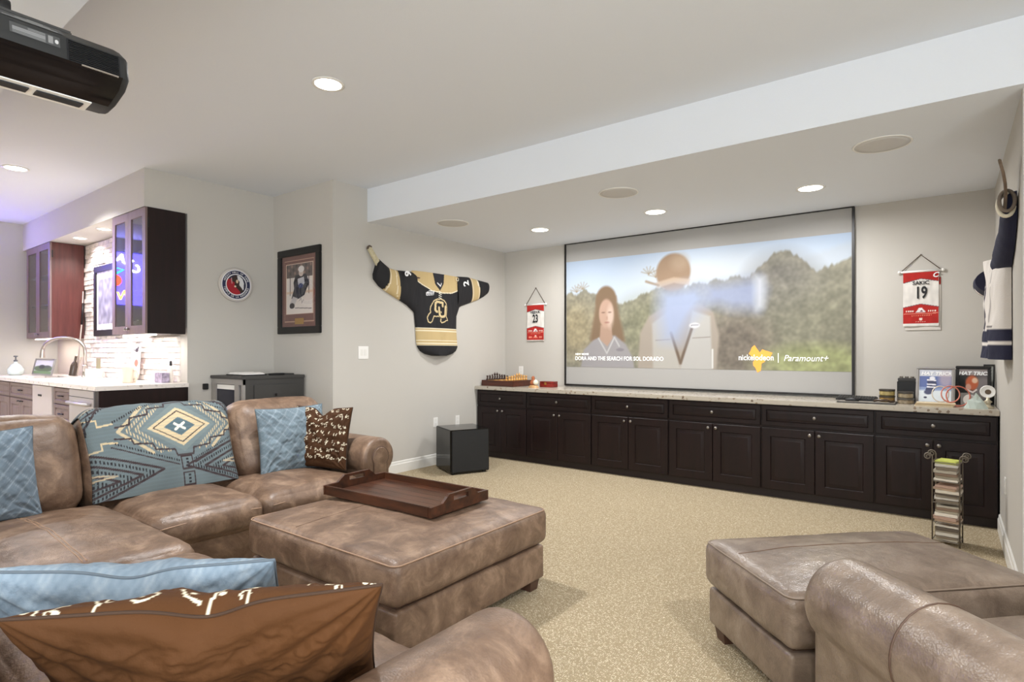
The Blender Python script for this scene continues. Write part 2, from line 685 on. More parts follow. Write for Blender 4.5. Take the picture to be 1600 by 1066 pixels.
def raised_panel(lo, hi, yf, th=0.02, fr=0.055, m=0.018):
    # shaker-like door with a raised centre panel, facing -y
    x0, z0 = lo
    x1, z1 = hi
    mb = MB()

    def ring(i, y):
        return [(x0 + i, y, z0 + i), (x1 - i, y, z0 + i), (x1 - i, y, z1 - i), (x0 + i, y, z1 - i)]
    fr = min(fr, (z1 - z0) * 0.24, (x1 - x0) * 0.24)
    mb.loft([ring(0, yf + th), ring(0, yf + 0.003), ring(0.003, yf), ring(fr, yf), ring(fr + 0.006, yf + 0.010), ring(fr + 0.012, yf + 0.010),
             ring(fr + 0.012 + m * 1.5, yf + 0.001), ring(fr + 0.013 + m * 1.5, yf + 0.001)])
    return mb


def knob(x, y, z, r=0.0155):
    return MB().lathe([(0.006, 0), (0.006, -0.014), (r * 0.8, -0.018), (r, -0.024), (r * 0.85, -0.030), (0.002, -0.032)], (x, y, z), 14, 'y')


ux = [-4.965, -4.165, -3.252, -2.335, -1.421, -0.506, 0.300]
ulab = ['dark cabinet unit at the far left, beside the subwoofer, under the chess board', 'dark cabinet unit second from the left, right of the chess board',
        'dark cabinet unit third from the left under the projection screen', 'dark cabinet unit fourth from the left under the projection screen',
        'dark cabinet unit fifth from the left under the right end of the screen', 'dark cabinet unit at the far right, behind the magazine rack']
for i in range(6):
    a, b = ux[i], ux[i + 1]
    t = thing('base_cabinet', ulab[i], 'cabinet', ((a + b) / 2, 6.08, 0), group='espresso base cabinets along the screen wall')
    mb = MB().box((a, YF + 0.02, 0.075), (b, YS - 0.002, 0.876))
    part('body', mb, M['esp'], t)
    bx('toe_kick', (a, YF + 0.055, 0.0), (b, YF + 0.09, 0.075), M['esp2'], t)
    g = 0.007
    d = part('drawer', raised_panel((a + g, 0.678), (b - g, 0.866), YF, fr=0.04, m=0.01), M['esp'], t, smooth='auto')
    part('knob', knob((a + b) / 2, YF, 0.772), M['pewter'], d, smooth=True)
    mid = (a + b) / 2
    for s, (p, q) in enumerate(((a + g, mid - 0.003), (mid + 0.003, b - g))):
        d = part('door', raised_panel((p, 0.085), (q, 0.655), YF, fr=0.075), M['esp'], t, smooth='auto')
        part('knob', knob(q - 0.035 if s == 0 else p + 0.035, YF, 0.615), M['pewter'], d, smooth=True)
tag(part('worktop', MB().box((XL + 0.002, 5.742, 0.878), (XR - 0.002, YS - 0.002, 0.922)), M['granite'], origin=(-2.335, 6.07, 0.878), bevel=0.005),
    'long speckled cream granite worktop on the dark cabinets', 'worktop')
CT = 0.922

# ------------------------------------------------------------------ projection screen
X0, X1, Z0, Z1 = -3.955, -0.742, 0.958, 2.758
t = thing('projection_screen', 'large white fixed projection screen with black border showing a film still', 'screen', (-2.35, YS, 0.94))
YW = YS - 0.025
part('surface', MB().box((X0, YW, Z0), (X1, YS - 0.002, Z1)), M['screen'], t)
bw = 0.024
for nm, lo, hi in (('border', (X0 - 0.02, YW - 0.016, Z1 - 0.004), (X1 + 0.02, YS - 0.001, Z1 + 0.006)), ('border', (X0 - 0.02, YW - 0.016, Z0 - 0.022), (X1 + 0.02, YS - 0.001, Z0)),
                   ('border', (X0 - 0.02, YW - 0.016, Z0), (X0, YS - 0.001, Z1)), ('border', (X1, YW - 0.016, Z0), (X1 + 0.022, YS - 0.001, Z1))):
    part(nm, MB().box(lo, hi), M['blackframe'], t)
# projected picture: painted surface with a generic landscape and two soft standing figures
PX0, PX1, PZ0, PZ1 = X0 + 0.004, X1 - 0.004, 1.178, 2.520
nu, nv = 420, 176
mb, U, V = grid_mb(nu, nv, lambda u, v: (PX0 + (PX1 - PX0) * u, YW - 0.002, PZ0 + (PZ1 - PZ0) * v + 0.010 * (1 - u) * v))
po = part('picture', mb, M['picture'], t, fix=False)
# picture coordinates: x in 0..1480, y down 0..700 (aspect of the film frame)
px = U * 1470
py = (1 - V) * 620
P = Paint(px, py, (214, 226, 240))
sky = np.clip(py / 330, 0, 1)
P.mix(np.ones(len(px)), (196, 216, 242))
P.mix(sky, (226, 234, 240), 0.9)
P.ell(900, 130, 420, 120, (238, 240, 240), 1.0, 0.5)


def ridge(pts, col, rough, seed, soft=8, a=1.0):
    xs = [p[0] for p in pts]
    ys = [p[1] for p in pts]
    e = np.interp(px, xs, ys)
    n = np.array([mnoise.noise((x * 0.02 + seed, seed, 0)) + 0.6 * mnoise.noise((x * 0.07 + seed, seed, 5)) for x in np.linspace(0, 1470, 800)])
    e = e + rough * np.interp(px, np.linspace(0, 1470, 800), n)
    P.mix(np.clip((py - e) / soft + 0.5, 0, 1), col, a)


ridge([(0, 330), (300, 330), (420, 290), (900, 300), (1200, 120), (1470, 40)], (206, 214, 222), 10, 3, 30, 0.6)
ridge([(0, 195), (60, 190), (110, 175), (200, 200), (330, 270), (450, 235), (560, 190), (640, 190), (860, 175), (960, 160), (1040, 165), (1090, 120), (1150, 60),
       (1210, 50), (1270, 100), (1330, 160), (1400, 140), (1470, 110)], (150, 146, 128), 22, 9, 14)
P.ell(1180, 230, 160, 150, (118, 114, 112), 0.9, 0.6)
P.ell(60, 400, 150, 150, (176, 160, 122), 1.0, 0.7)
P.ell(500, 400, 180, 160, (140, 140, 108), 1.0, 0.6)
P.ell(1300, 420, 260, 200, (136, 134, 112), 1.0, 0.6)
P.ell(980, 500, 160, 160, (118, 106, 96), 0.8, 0.7)
P.ell(1330, 580, 240, 80, (176, 184, 120), 0.8, 0.7)
sky_c = P.c.copy()
hz = np.interp(px, [0, 110, 330, 560, 860, 1040, 1150, 1210, 1330, 1470], [185, 170, 262, 185, 170, 160, 55, 45, 155, 105])
P.noise(0.02, 0.16, 3)
P.noise(0.06, 0.12, 8)
mk = np.clip((py - hz) / 20, 0, 1)[:, None]
P.c = sky_c * (1 - mk) + P.c * mk
for ax, ay in ((70, 180), (110, 165), (560, 130), (520, 110)):
    for k in range(6):
        an = R(-160 + 50 * k * 0.55)
        P.line([(ax, ay), (ax + 45 * math.cos(an), ay + 40 * math.sin(an))], 6, (168, 150, 124), soft=6, a=0.6)
# figure with long brown hair and a grey-blue work shirt
P.ell(262, 240, 66, 82, (136, 110, 84), 0.2)
P.poly([(205, 220), (325, 220), (345, 330), (365, 400), (380, 470), (330, 500), (200, 500), (160, 460), (185, 330)], (136, 110, 84), 1, 22)
P.poly([(95, 640), (118, 520), (180, 465), (240, 440), (320, 440), (385, 490), (425, 560), (440, 640)], (166, 162, 164), 1, 12)
P.poly([(228, 380), (296, 380), (304, 455), (270, 500), (222, 460)], (190, 156, 134), 1, 10)
P.ell(264, 315, 46, 82, (204, 168, 146), 0.2)
P.ell(290, 330, 20, 58, (234, 210, 194), 1.0, 0.75)
P.ell(245, 308, 12, 4, (124, 94, 80), 0.8, 0.7)
P.ell(286, 308, 11, 4, (124, 94, 80), 0.8, 0.7)
P.ell(268, 340, 6, 12, (188, 146, 126), 0.8, 0.6)
P.ell(268, 365, 15, 5, (170, 116, 104), 0.8, 0.7)
P.line([(215, 455), (268, 540), (315, 450), (345, 500)], 8, (206, 204, 204), soft=6)
P.ell(350, 520, 24, 9, (136, 130, 138), 0.5, 0.8)
# taller figure with a cap and pale work shirt
P.poly([(455, 640), (470, 430), (520, 340), (610, 290), (800, 285), (868, 330), (895, 450), (880, 640)], (176, 164, 150), 1, 14)
P.poly([(545, 640), (540, 380), (640, 310), (690, 600), (700, 640)], (196, 192, 184), 0.9, 14)
P.poly([(690, 640), (760, 320), (850, 350), (862, 640)], (200, 198, 194), 0.9, 14)
P.line([(560, 470), (640, 466)], 4, (150, 140, 132), soft=4)
P.line([(760, 460), (850, 456)], 4, (150, 140, 132), soft=4)
P.line([(645, 430), (696, 590), (762, 390)], 15, (116, 98, 82), soft=8)
P.ell(656, 112, 94, 100, (166, 138, 112), 0.15)
P.ell(690, 60, 46, 40, (192, 168, 142), 1.0, 0.6)
P.poly([(560, 160), (660, 138), (750, 155), (740, 185), (660, 168), (570, 190)], (214, 186, 156), 0.8, 10)
P.line([(505, 150), (575, 175)], 12, (168, 146, 122), soft=10)
# soft blue glare across the middle of the picture
P.poly([(575, 200), (790, 180), (850, 260), (760, 360), (690, 480), (600, 470), (570, 330)], (174, 188, 222), 0.92, 110)
P.poly([(820, 190), (1080, 170), (1110, 230), (1080, 330), (950, 320), (830, 280)], (166, 178, 214), 0.85, 90)
P.poly([(1065, 160), (1110, 170), (1105, 320), (1070, 330)], (226, 230, 238), 0.8, 45)
P.ell(770, 395, 28, 15, (226, 226, 230), 0.3)
P.line([(752, 395), (788, 392)], 4, (140, 140, 150))
P.line([(862, 520), (862, 612)], 8, (236, 236, 232), soft=4)
P.c = (P.c * 0.94 + 12) * 0.84
P.apply(po.data)


def pic(x, y):
    return (PX0 + (PX1 - PX0) * x / 1470, PZ0 + (PZ1 - PZ0) * (1 - y / 620))


for body, x, y, sz, mt, sx, al in (('NEW MOVIE', 62, 545, 0.035, 'whiteprint', 1.0, 'LEFT'), ('DORA AND THE SEARCH FOR SOL DORADO', 60, 570, 0.068, 'whiteprint', 0.86, 'LEFT')):
    a, b = pic(x, y)
    text('title_lettering', body, sz, M[mt], t, M_yneg(a, YW - 0.004, b), sx=sx, align=al, bold=0.0008)
a, b = pic(1085, 558)
mb = MB()
pts = []
for k in range(22):
    an = 2 * PI * k / 22
    rr = 0.085 + 0.035 * math.sin(3 * an + 0.6) + 0.018 * math.sin(7 * an)
    pts.append((a + rr * math.cos(an), b + 1.25 * rr * math.sin(an)))
mb.prism(pts, lambda p: (p[0], YW - 0.0035, p[1]), lambda p: (p[0], YW - 0.0025, p[1]))
part('orange_splat', mb, M['orange'], t)
a, b = pic(1070, 560)
text('channel_lettering', 'nickelodeon', 0.085, M['whiteprint'], t, M_yneg(a, YW - 0.005, b), sx=0.85, bold=0.001)
a, b = pic(1170, 560)
part('divider', MB().box((a - 0.003, YW - 0.004, b - 0.05), (a + 0.003, YW - 0.0025, b + 0.05)), M['whiteprint'], t)
a, b = pic(1285, 562)
text('studio_lettering', 'Paramount+', 0.09, M['whiteprint'], t, M_yneg(a, YW - 0.004, b), sx=0.9, shear=0.3)

# ------------------------------------------------------------------ upholstery


def axis_samples(h, r, step):
    e = [h - r * (1 - math.sin(a)) for a in np.linspace(PI / 2, 0, 5)]     # from h inward to h-r
    inner = h - r
    n = max(1, int(round(2 * inner / step)))
    mid = list(np.linspace(-inner, inner, n + 1))
    return [-q for q in e[:-1]] + mid + e[:-1][::-1]


def puffbox(hx, hy, hz, r, puff=(0, 0, 0), step=0.035, wr=0.0, wscale=6.0, seed=0.0, xf=None, sag=None):
    """rounded upholstered block centred on the origin; puff = bulge of the +-x, +-y, +-z faces"""
    r = min(r, hx * 0.98, hy * 0.98, hz * 0.98)
    ax = [axis_samples(h, r, step) for h in (hx, hy, hz)]
    H = (hx, hy, hz)
    verts = {}
    V = []
    F = []

    def vid(p):
        k = (round(p[0], 5), round(p[1], 5), round(p[2], 5))
        if k not in verts:
            verts[k] = len(V)
            V.append(p)
        return verts[k]
    for d in range(3):
        a, b = (d + 1) % 3, (d + 2) % 3
        for s in (-1, 1):
            for i in range(len(ax[a]) - 1):
                for j in range(len(ax[b]) - 1):
                    q = []
                    for (ii, jj) in ((i, j), (i + 1, j), (i + 1, j + 1), (i, j + 1)):
                        p = [0, 0, 0]
                        p[d] = s * H[d]
                        p[a] = ax[a][ii]
                        p[b] = ax[b][jj]
                        q.append(vid(tuple(p)))
                    F.append(tuple(q if s > 0 else q[::-1]))
    out = []
    for p in V:
        inn = [max(-(H[k] - r), min(H[k] - r, p[k])) for k in range(3)]
        dv = Vector([p[k] - inn[k] for k in range(3)])
        n = dv.normalized() if dv.length > 1e-9 else Vector((0, 0, 1))
        q = Vector(inn) + n * r
        f = [max(0.0, 1 - abs(p[k] / H[k]) ** 2.2) for k in range(3)]
        q.x += n.x * puff[0] * f[1] * f[2]
        q.y += n.y * puff[1] * f[0] * f[2]
        q.z += n.z * puff[2] * f[0] * f[1]
        if wr:
            w = mnoise.fractal(Vector((p[0] * wscale + seed, p[1] * wscale - seed, p[2] * wscale)), 0.9, 2.1, 4)
            q += n * wr * w
        if sag:
            q = sag(q, n)
        if xf:
            q = xf @ q
        out.append(tuple(q))
    return MB().add(out, F)


def surf_z(x, y, hx, hy, hz, puff, wr, wscale, seed):
    f = max(0.0, 1 - abs(x / hx) ** 2.2) * max(0.0, 1 - abs(y / hy) ** 2.2)
    return hz + puff * f + wr * mnoise.fractal(Vector((x * wscale + seed, y * wscale - seed, hz * wscale)), 0.9, 2.1, 4)


def rr_path(hx, hy, r, z, seg=8):
    pts = []
    for cx, cy, a0 in ((hx - r, hy - r, 0), (-hx + r, hy - r, 90), (-hx + r, -hy + r, 180), (hx - r, -hy + r, 270)):
        for k in range(seg + 1):
            a = R(a0 + 90 * k / seg)
            pts.append((cx + r * math.cos(a), cy + r * math.sin(a), z))
    # subdivide the straight runs
    out = []
    n = len(pts)
    for i in range(n):
        p, q = Vector(pts[i]), Vector(pts[(i + 1) % n])
        out.append(p)
        m = int((q - p).length / 0.06)
        for k in range(1, m + 1):
            out.append(p.lerp(q, k / (m + 1)))
    return out


def leg(cx, cy, z1, a=0.045, b=0.034):
    return MB().loft([[(cx - b, cy - b, 0), (cx + b, cy - b, 0), (cx + b, cy + b, 0), (cx - b, cy + b, 0)], [(cx - a, cy - a, z1), (cx + a, cy - a, z1), (cx + a, cy + a, z1), (cx - a, cy + a, z1)]])


def ottoman(name, label, loc, rotz, hx, hy, mat, top=0.47, zb=0.268, seam_x=(), seam_y=()):
    t = thing(name, label, 'ottoman', loc, rotz, local=True)
    hz = (top - zb) / 2
    T = Matrix.Translation((0, 0, zb + hz))
    c = part('top_cushion', puffbox(hx, hy, hz, 0.05, (0.012, 0.012, 0.028), 0.035, 0.004, 5, hx * 9, T), mat, t, smooth=True, fix=False)
    e = 0.05 * (1 - math.sqrt(0.5))
    pts = [Vector((p.x, p.y, top - e * 0.9)) for p in rr_path(hx - e * 0.7, hy - e * 0.7, 0.045, 0)]
    part('piping', MB().tube(pts, 0.0038, 6, True), M['piping'] if mat is M['leather'] else M['piping2'], c, smooth=True)
    for sx in seam_x:
        pp = [(sx, y, zb + hz + surf_z(sx, y, hx, hy, hz, 0.028, 0.004, 5, hx * 9)) for y in np.linspace(-hy + 0.05, hy - 0.05, 40)]
        part('top_seam', MB().tube(pp, 0.0026, 6), M['seam2'], c, smooth=True)
    for sy in seam_y:
        pp = [(x, sy, zb + hz + surf_z(x, sy, hx, hy, hz, 0.028, 0.004, 5, hx * 9)) for x in np.linspace(-hx + 0.05, hx - 0.05, 50)]
        part('top_seam', MB().tube(pp, 0.0026, 6), M['seam2'], c, smooth=True)
    b = part('base', puffbox(hx - 0.02, hy - 0.02, (zb - 0.012 - 0.065) / 2, 0.018, (0.004, 0.004, 0), 0.06, 0.002, 5, 3.0,
                             Matrix.Translation((0, 0, (zb - 0.012 + 0.065) / 2))), mat, t, smooth=True, fix=False)
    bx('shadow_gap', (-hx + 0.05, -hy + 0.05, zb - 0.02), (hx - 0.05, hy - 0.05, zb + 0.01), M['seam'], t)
    for sx in (-1, 1):
        for sy in (-1, 1):
            part('leg', leg(sx * (hx - 0.085), sy * (hy - 0.085), 0.07), M['legwood'], t)
    return t


ottoman('square_ottoman', 'large square brown leather ottoman with a wooden tray on it', (-2.455, 2.21, 0), 0, 0.605, 0.585, M['leather'], seam_x=(-0.2,))


def arm_profile(w, zc, r, zb):
    # closed keyhole outline in (x, z): roll on top of an upright panel, x>0 = outside
    pts = []
    a0 = math.asin(min(1, (w / 2) / r))
    n = 22
    pts.append((-w / 2, zb))
    for k in range(n + 1):
        a = (1.5 * PI - a0) - (2 * PI - 2 * a0) * k / n
        pts.append((r * math.cos(a), zc + r * math.sin(a)))
    pts.append((w / 2, zb))
    return pts


def arm(parent, mat, L, xf, w=0.2, zc=0.572, r=0.145, zb=0.06, endr=0.035, seam=None, front=True):
    """rolled arm along local y (front at y = 0, going to y = -L)"""
    prof = arm_profile(w, zc, r, zb)
    N = len(prof)

    def ring(y, inset):
        out = []
        for i, (x, z) in enumerate(prof):
            x0, z0 = prof[i - 1]
            x1, z1 = prof[(i + 1) % N]
            tx, tz = x1 - x0, z1 - z0
            l = math.hypot(tx, tz)
            nx, nz = tz / l, -tx / l      # inward for this winding
            out.append(xf @ Vector((x + nx * inset, y, z + nz * inset if z > zb + 1e-6 else z)))
        return out
    rings = []
    for k in range(6):
        a = PI / 2 * k / 5
        rings.append(ring(-endr * (1 - math.sin(a)), endr * (1 - math.cos(a))) if False else ring(-endr * (1 - math.cos(PI / 2 - a)) if False else -endr * (1 - math.sin(PI / 2 - a) if False else 1 - math.sin(a)) if False else -(endr - endr * math.cos(a)) , endr * (1 - math.sin(a))))
    m = max(2, int(L / 0.05))
    for k in range(1, m):
        rings.append(ring(-endr - (L - endr) * k / m, 0.0))
    rings.append(ring(-L, 0.0))
    a = part('arm', MB().loft(rings), mat, parent, smooth='auto')
    if front:
        p2 = arm_profile(w * 0.62, zc, r * 0.52, zb)
        mb = MB().loft([[xf @ Vector((x, -0.004, z)) for x, z in p2], [xf @ Vector((x, 0.006, z)) for x, z in p2],
                        [xf @ Vector((x * 0.86, 0.012, zc + (z - zc) * 0.94 if z > zb + 0.01 else z)) for x, z in p2]])
        f = part('arm_front_panel', mb, mat, a, smooth='auto')
        part('piping', MB().tube([xf @ Vector((x, 0.004, z)) for x, z in p2], 0.005, 6), M['piping'] if mat is not M['leather'] else M['seam'], a, smooth=True)
    if seam is not None:
        part('arm_seam', MB().tube([xf @ Vector((x * 1.006, -seam, zc + (z - zc) * 1.006)) for x, z in prof[1:-1]], 0.003, 5), M['seam'], a, smooth=True)
    return a


# ---- sectional sofa: run A faces +x, run B faces +y
LT = M['leather']
sofa = thing('sectional_sofa', 'brown leather sectional sofa wrapping around the square ottoman', 'sofa', (-3.6, 1.2, 0))


def T3(x, y, z, rz=0, ry=0, rx=0):
    return Matrix.Translation((x, y, z)) @ Matrix.Rotation(rz, 4, 'Z') @ Matrix.Rotation(ry, 4, 'Y') @ Matrix.Rotation(rx, 4, 'X')


# bases
part('base', MB().box((-4.62, 0.0, 0.06), (-3.50, 2.80, 0.275)), LT, sofa, bevel=0.012)
part('base', MB().box((-3.50, 0.0, 0.06), (-1.02, 1.215, 0.275)), LT, sofa, bevel=0.012)
part('back_frame', MB().box((-4.74, -0.12, 0.06), (-4.44, 2.95, 0.80)), LT, sofa, bevel=0.05)
part('back_frame', MB().box((-4.44, -0.20, 0.06), (-0.80, 0.08, 0.80)), LT, sofa, bevel=0.05)
for x, y in ((-4.62, 2.85), (-3.60, 2.72), (-4.62, 0.0), (-0.95, 0.0), (-1.1, 1.1), (-3.45, 1.1)):
    part('leg', leg(x, y, 0.07), M['legwood'], sofa)


def seat(cx, cy, hx, hy, seed, zt=0.45, puff=0.05, wr=0.006, zb=0.262):
    hz = (zt - zb) / 2
    return part('seat_cushion', puffbox(hx, hy, hz, 0.075, (0.02, 0.02, puff), 0.03, wr, 4.5, seed, Matrix.Translation((cx, cy, zb + hz))), LT, sofa, smooth=True, fix=False)


def front_piping(c, p0, p1, z):
    pts = [Vector(p0).lerp(Vector(p1), k / 20) for k in range(21)]
    part('piping', MB().tube([(p.x, p.y, z + 0.012 * (1 - (2 * k / 20 - 1) ** 2)) for k, p in enumerate(pts)], 0.0036, 6), M['piping'], c, smooth=True)


cA2 = seat(-3.84, 2.355, 0.385, 0.385, 1.0)
front_piping(cA2, (-3.452, 2.02, 0), (-3.452, 2.70, 0), 0.385)
cA1 = seat(-3.84, 1.632, 0.395, 0.335, 4.0, 0.455, 0.045)
front_piping(cA1, (-3.440, 1.34, 0), (-3.440, 1.93, 0), 0.390)
cB1 = seat(-3.48, 0.86, 0.63, 0.435, 9.0, 0.46, 0.055, 0.010)
cB2 = seat(-2.40, 0.86, 0.445, 0.42, 12.0, 0.445, 0.05, 0.008)
cB3 = seat(-1.505, 0.86, 0.445, 0.42, 17.0, 0.445, 0.04, 0.010)
for dy in (0.0, 0.016):
    pts = []
    for x in np.linspace(-3.95, -2.93, 60):
        y = 0.845 + dy
        pts.append((x, y, 0.361 + surf_z(x + 3.48, y - 0.86, 0.63, 0.435, 0.099, 0.055, 0.010, 4.5, 9.0)))
    part('stitching', MB().tube(pts, 0.0026, 6), M['piping'], cB1, smooth=True)
LEAN = R(-20)


def backA(y0, y1, seed, h=0.60, r=0.12):
    return part('back_cushion', puffbox(0.15, (y1 - y0) / 2, h / 2, r, (0.05, 0.012, 0.02), 0.035, 0.007, 4.2, seed,
                T3(-4.14, (y0 + y1) / 2, 0.41, ry=LEAN) @ Matrix.Translation((0, 0, h / 2))), LT, sofa, smooth=True, fix=False)


def backB(x0, x1, seed, h=0.53):
    return part('back_cushion', puffbox((x1 - x0) / 2, 0.13, h / 2, 0.11, (0.012, 0.03, 0.01), 0.045, 0.007, 4.2, seed,
                T3((x0 + x1) / 2, 0.25, 0.41, rx=R(24)) @ Matrix.Translation((0, 0, h / 2))), LT, sofa, smooth=True, fix=False)


backA(2.115, 2.90, 2.0)
backA(1.205, 2.10, 6.0, r=0.085)
backA(0.45, 1.19, 11.0)
backB(-2.85, -1.95, 14.0)
backB(-3.9, -2.87, 15.0)
backB(-1.93, -1.06, 16.0)
# arms: run A ends at y = 3.05, run B ends at x = -0.75
arm(sofa, LT, 1.15, T3(-3.45, 2.885, 0, rz=R(-90)) @ Matrix.Diagonal((-1, 1, 1, 1)), endr=0.03)
arm(sofa, LT, 1.15, T3(-0.90, 1.205, 0), endr=0.06, front=True)

# ---- armchair and its ottoman, turned 45 degrees
l45 = R(45)
OX, OY = -0.459, 2.332
lv = Vector((math.cos(l45), math.sin(l45), 0))
fv = Vector((-math.sin(l45), math.cos(l45), 0))
oc = Vector((OX, OY, 0)) + lv * 0.535 + fv * 0.335
ottoman('wide_ottoman', 'wide dark brown leather ottoman in front of the armchair', oc, l45, 0.56, 0.345, M['leather2'], top=0.465, zb=0.25, seam_y=(0.10,))
ch = thing('armchair', 'dark brown leather armchair with rolled arms at the lower right', 'armchair', Vector((OX, OY, 0)) + lv * 0.535 - fv * 0.70, l45, local=True)
L2 = M['leather2']
# chair coordinates: x along the seat width, y forward
arm(ch, L2, 1.0, T3(-0.485, 0.535, 0) @ Matrix.Diagonal((-1, 1, 1, 1)), zc=0.53, r=0.148, w=0.215, endr=0.055, seam=0.40, front=False)
arm(ch, L2, 1.0, T3(0.485, 0.535, 0), zc=0.53, r=0.148, w=0.215, endr=0.055, seam=0.40, front=False)
part('base', MB().box((-0.40, -0.50, 0.06), (0.40, 0.50, 0.26)), L2, ch, bevel=0.015)
part('seat_cushion', puffbox(0.355, 0.40, 0.09, 0.06, (0.01, 0.02, 0.03), 0.04, 0.006, 5, 21, Matrix.Translation((0, 0.13, 0.35))), L2, ch, smooth=True, fix=False)
part('back_frame', MB().box((-0.50, -0.56, 0.06), (0.50, -0.36, 0.78)), L2, ch, bevel=0.05)
part('back_cushion', puffbox(0.40, 0.14, 0.29, 0.11, (0.01, 0.04, 0.02), 0.05, 0.006, 4, 23, T3(0, -0.26, 0.68, rx=R(14))), L2, ch, smooth=True, fix=False)
for sx in (-1, 1):
    for y in (0.42, -0.44):
        part('leg', leg(sx * 0.46, y, 0.07), M['legwood'], ch)

# ------------------------------------------------------------------ pillows


def pillow(name, label, w, h, th, M4, base, paint=None, n=90, wr=0.012, seed=0.0, dent=0.05, group='throw pillows on the sofa', sharp=0.06):
    av = np.sin(np.linspace(-PI / 2, PI / 2, n))
    V, A, B, S = [], [], [], []
    F = []
    for side in (1, -1):
        for j, b in enumerate(av):
            for i, a in enumerate(av):
                pr = max(0.0, (1 - a * a) * (1 - b * b)) ** 0.42
                x = w / 2 * a * (1 - sharp * (1 - b * b))
                y = h / 2 * b * (1 - sharp * (1 - a * a))
                k = math.exp(-(a / 0.22) ** 2) * max(0, b) ** 3
                y -= dent * k
                z = side * th / 2 * pr * (1 + 0.25 * k)
                ws = mnoise.fractal(Vector((a * 2.6 + seed + side * 3, b * 2.6 - seed, seed)), 0.8, 2.0, 4)
                # creases that run towards the corners and the chop
                ang = math.atan2(abs(b) - 1.05, abs(a) - 1.05)
                cr = math.sin(ang * 17 + seed + ws * 2) * (0.25 + 0.75 * min(1.0, (abs(a) * abs(b)) ** 0.7 * 1.6))
                z += side * wr * (ws + 0.35 * cr) * min(1, pr * 1.6)
                V.append((x, y, z))
                A.append(a)
                B.append(b)
                S.append(side)
    N = n * n
    for s in range(2):
        for j in range(n - 1):
            for i in range(n - 1):
                q = [s * N + j * n + i, s * N + j * n + i + 1, s * N + (j + 1) * n + i + 1, s * N + (j + 1) * n + i]
                F.append(tuple(q if s == 0 else q[::-1]))
    mb = MB().add(V, F)
    me = mb.mesh('pillow_cover', M['velvet'], True, 0, None, False)
    PT = Paint(np.array(A), np.array(B), base)
    if paint:
        paint(PT, np.array(S))
    PT.apply(me)
    o = link('cover', me)
    t = thing(name, label, 'pillow', M4.translation, 0, group, local=True)
    o.parent = t
    o.matrix_local = M4.to_3x3().to_4x4()
    # stitched edge
    e = []
    m = 60
    for (a0, b0, a1, b1) in ((-1, -1, 1, -1), (1, -1, 1, 1), (1, 1, -1, 1), (-1, 1, -1, -1)):
        for k in range(m):
            a = a0 + (a1 - a0) * k / m
            b = b0 + (b1 - b0) * k / m
            x = w / 2 * a * (1 - sharp * (1 - b * b))
            y = h / 2 * b * (1 - sharp * (1 - a * a)) - dent * math.exp(-(a / 0.22) ** 2) * max(0, b) ** 3
            e.append((x, y, 0))
    r = part('edge_seam', MB().tube(e, 0.0035, 5, True), pm('pillow_seam', tuple(np.array(base) * 0.72), 0.8), t, smooth=True)
    r.matrix_local = M4.to_3x3().to_4x4()
    return t


def frame_matrix(c, eu, ev):
    eu = Vector(eu).normalized()
    ev = Vector(ev)
    ev = (ev - eu * ev.dot(eu)).normalized()
    n = eu.cross(ev)
    m = Matrix((eu, ev, n)).transposed().to_4x4()
    m.translation = Vector(c)
    return m


def diamonds(PT, S):
    u, v = PT.u, PT.v
    for f in (1, -1):
        q = (u * 3.1 + f * v * 2.6) % 1.0
        PT.mix(np.clip(1 - np.minimum(q, 1 - q) / 0.07, 0, 1), (176, 186, 194), 0.7)
        q = (u * 12.4 + f * v * 10.4) % 1.0
        PT.mix(np.clip(1 - np.minimum(q, 1 - q) / 0.3, 0, 1), (80, 98, 112), 0.25)
    PT.noise(2.2, 0.12, 4)


rng = random.Random(5)


def embroidery(PT, S):
    front = (S > 0).astype(float)
    keep = PT.c.copy()
    cream = (232, 222, 196)
    mo = []
    for k in range(13):
        for row in range(7):
            mo.append((-0.92 + 1.84 * k / 12 + rng.uniform(-0.06, 0.06), 0.95 - 0.27 * row + rng.uniform(-0.05, 0.05)))
    for (cx, cy) in mo:
        kind = rng.randrange(4)
        sc = rng.uniform(0.05, 0.085)
        rot = rng.uniform(0, 6.28)

        def tr(p):
            return (cx + sc * (p[0] * math.cos(rot) - p[1] * math.sin(rot)), cy + sc * (p[0] * math.sin(rot) + p[1] * math.cos(rot)))
        if kind == 0:
            pts = [tr((math.cos(a) * (1 - a / 9), math.sin(a) * (1 - a / 9))) for a in np.linspace(0, 6.5, 16)]
            PT.line(pts, 0.014, cream)
        elif kind == 1:
            for q in (-0.8, 0, 0.8):
                PT.line([tr((0, 0)), tr((math.cos(q) * 1.1, math.sin(q) * 1.1))], 0.015, cream)
        elif kind == 2:
            PT.line([tr((x, 0.5 * math.sin(x * 3))) for x in np.linspace(-1.3, 1.3, 14)], 0.013, cream)
        else:
            PT.ell(cx, cy, 0.02, 0.02, cream)
            PT.line([tr((-1.2, 0.3)), tr((0, 0.7)), tr((1.2, 0.1))], 0.015, cream)
    PT.c = keep * (1 - front[:, None]) + PT.c * front[:, None]
    PT.noise(1.6, 0.10, 2)


BLUE = (136, 158, 176)
BROWN = (78, 48, 23)
# foreground pair in the corner of arm and back (seen from behind)
eu = Vector((0.634, 0.773, 0))
back = Vector((0.773, -0.634, 0))
ev = back * 0.66 + Vector((0, 0, 0.75))
topc = Vector((-1.085, 0.495, 0.915))
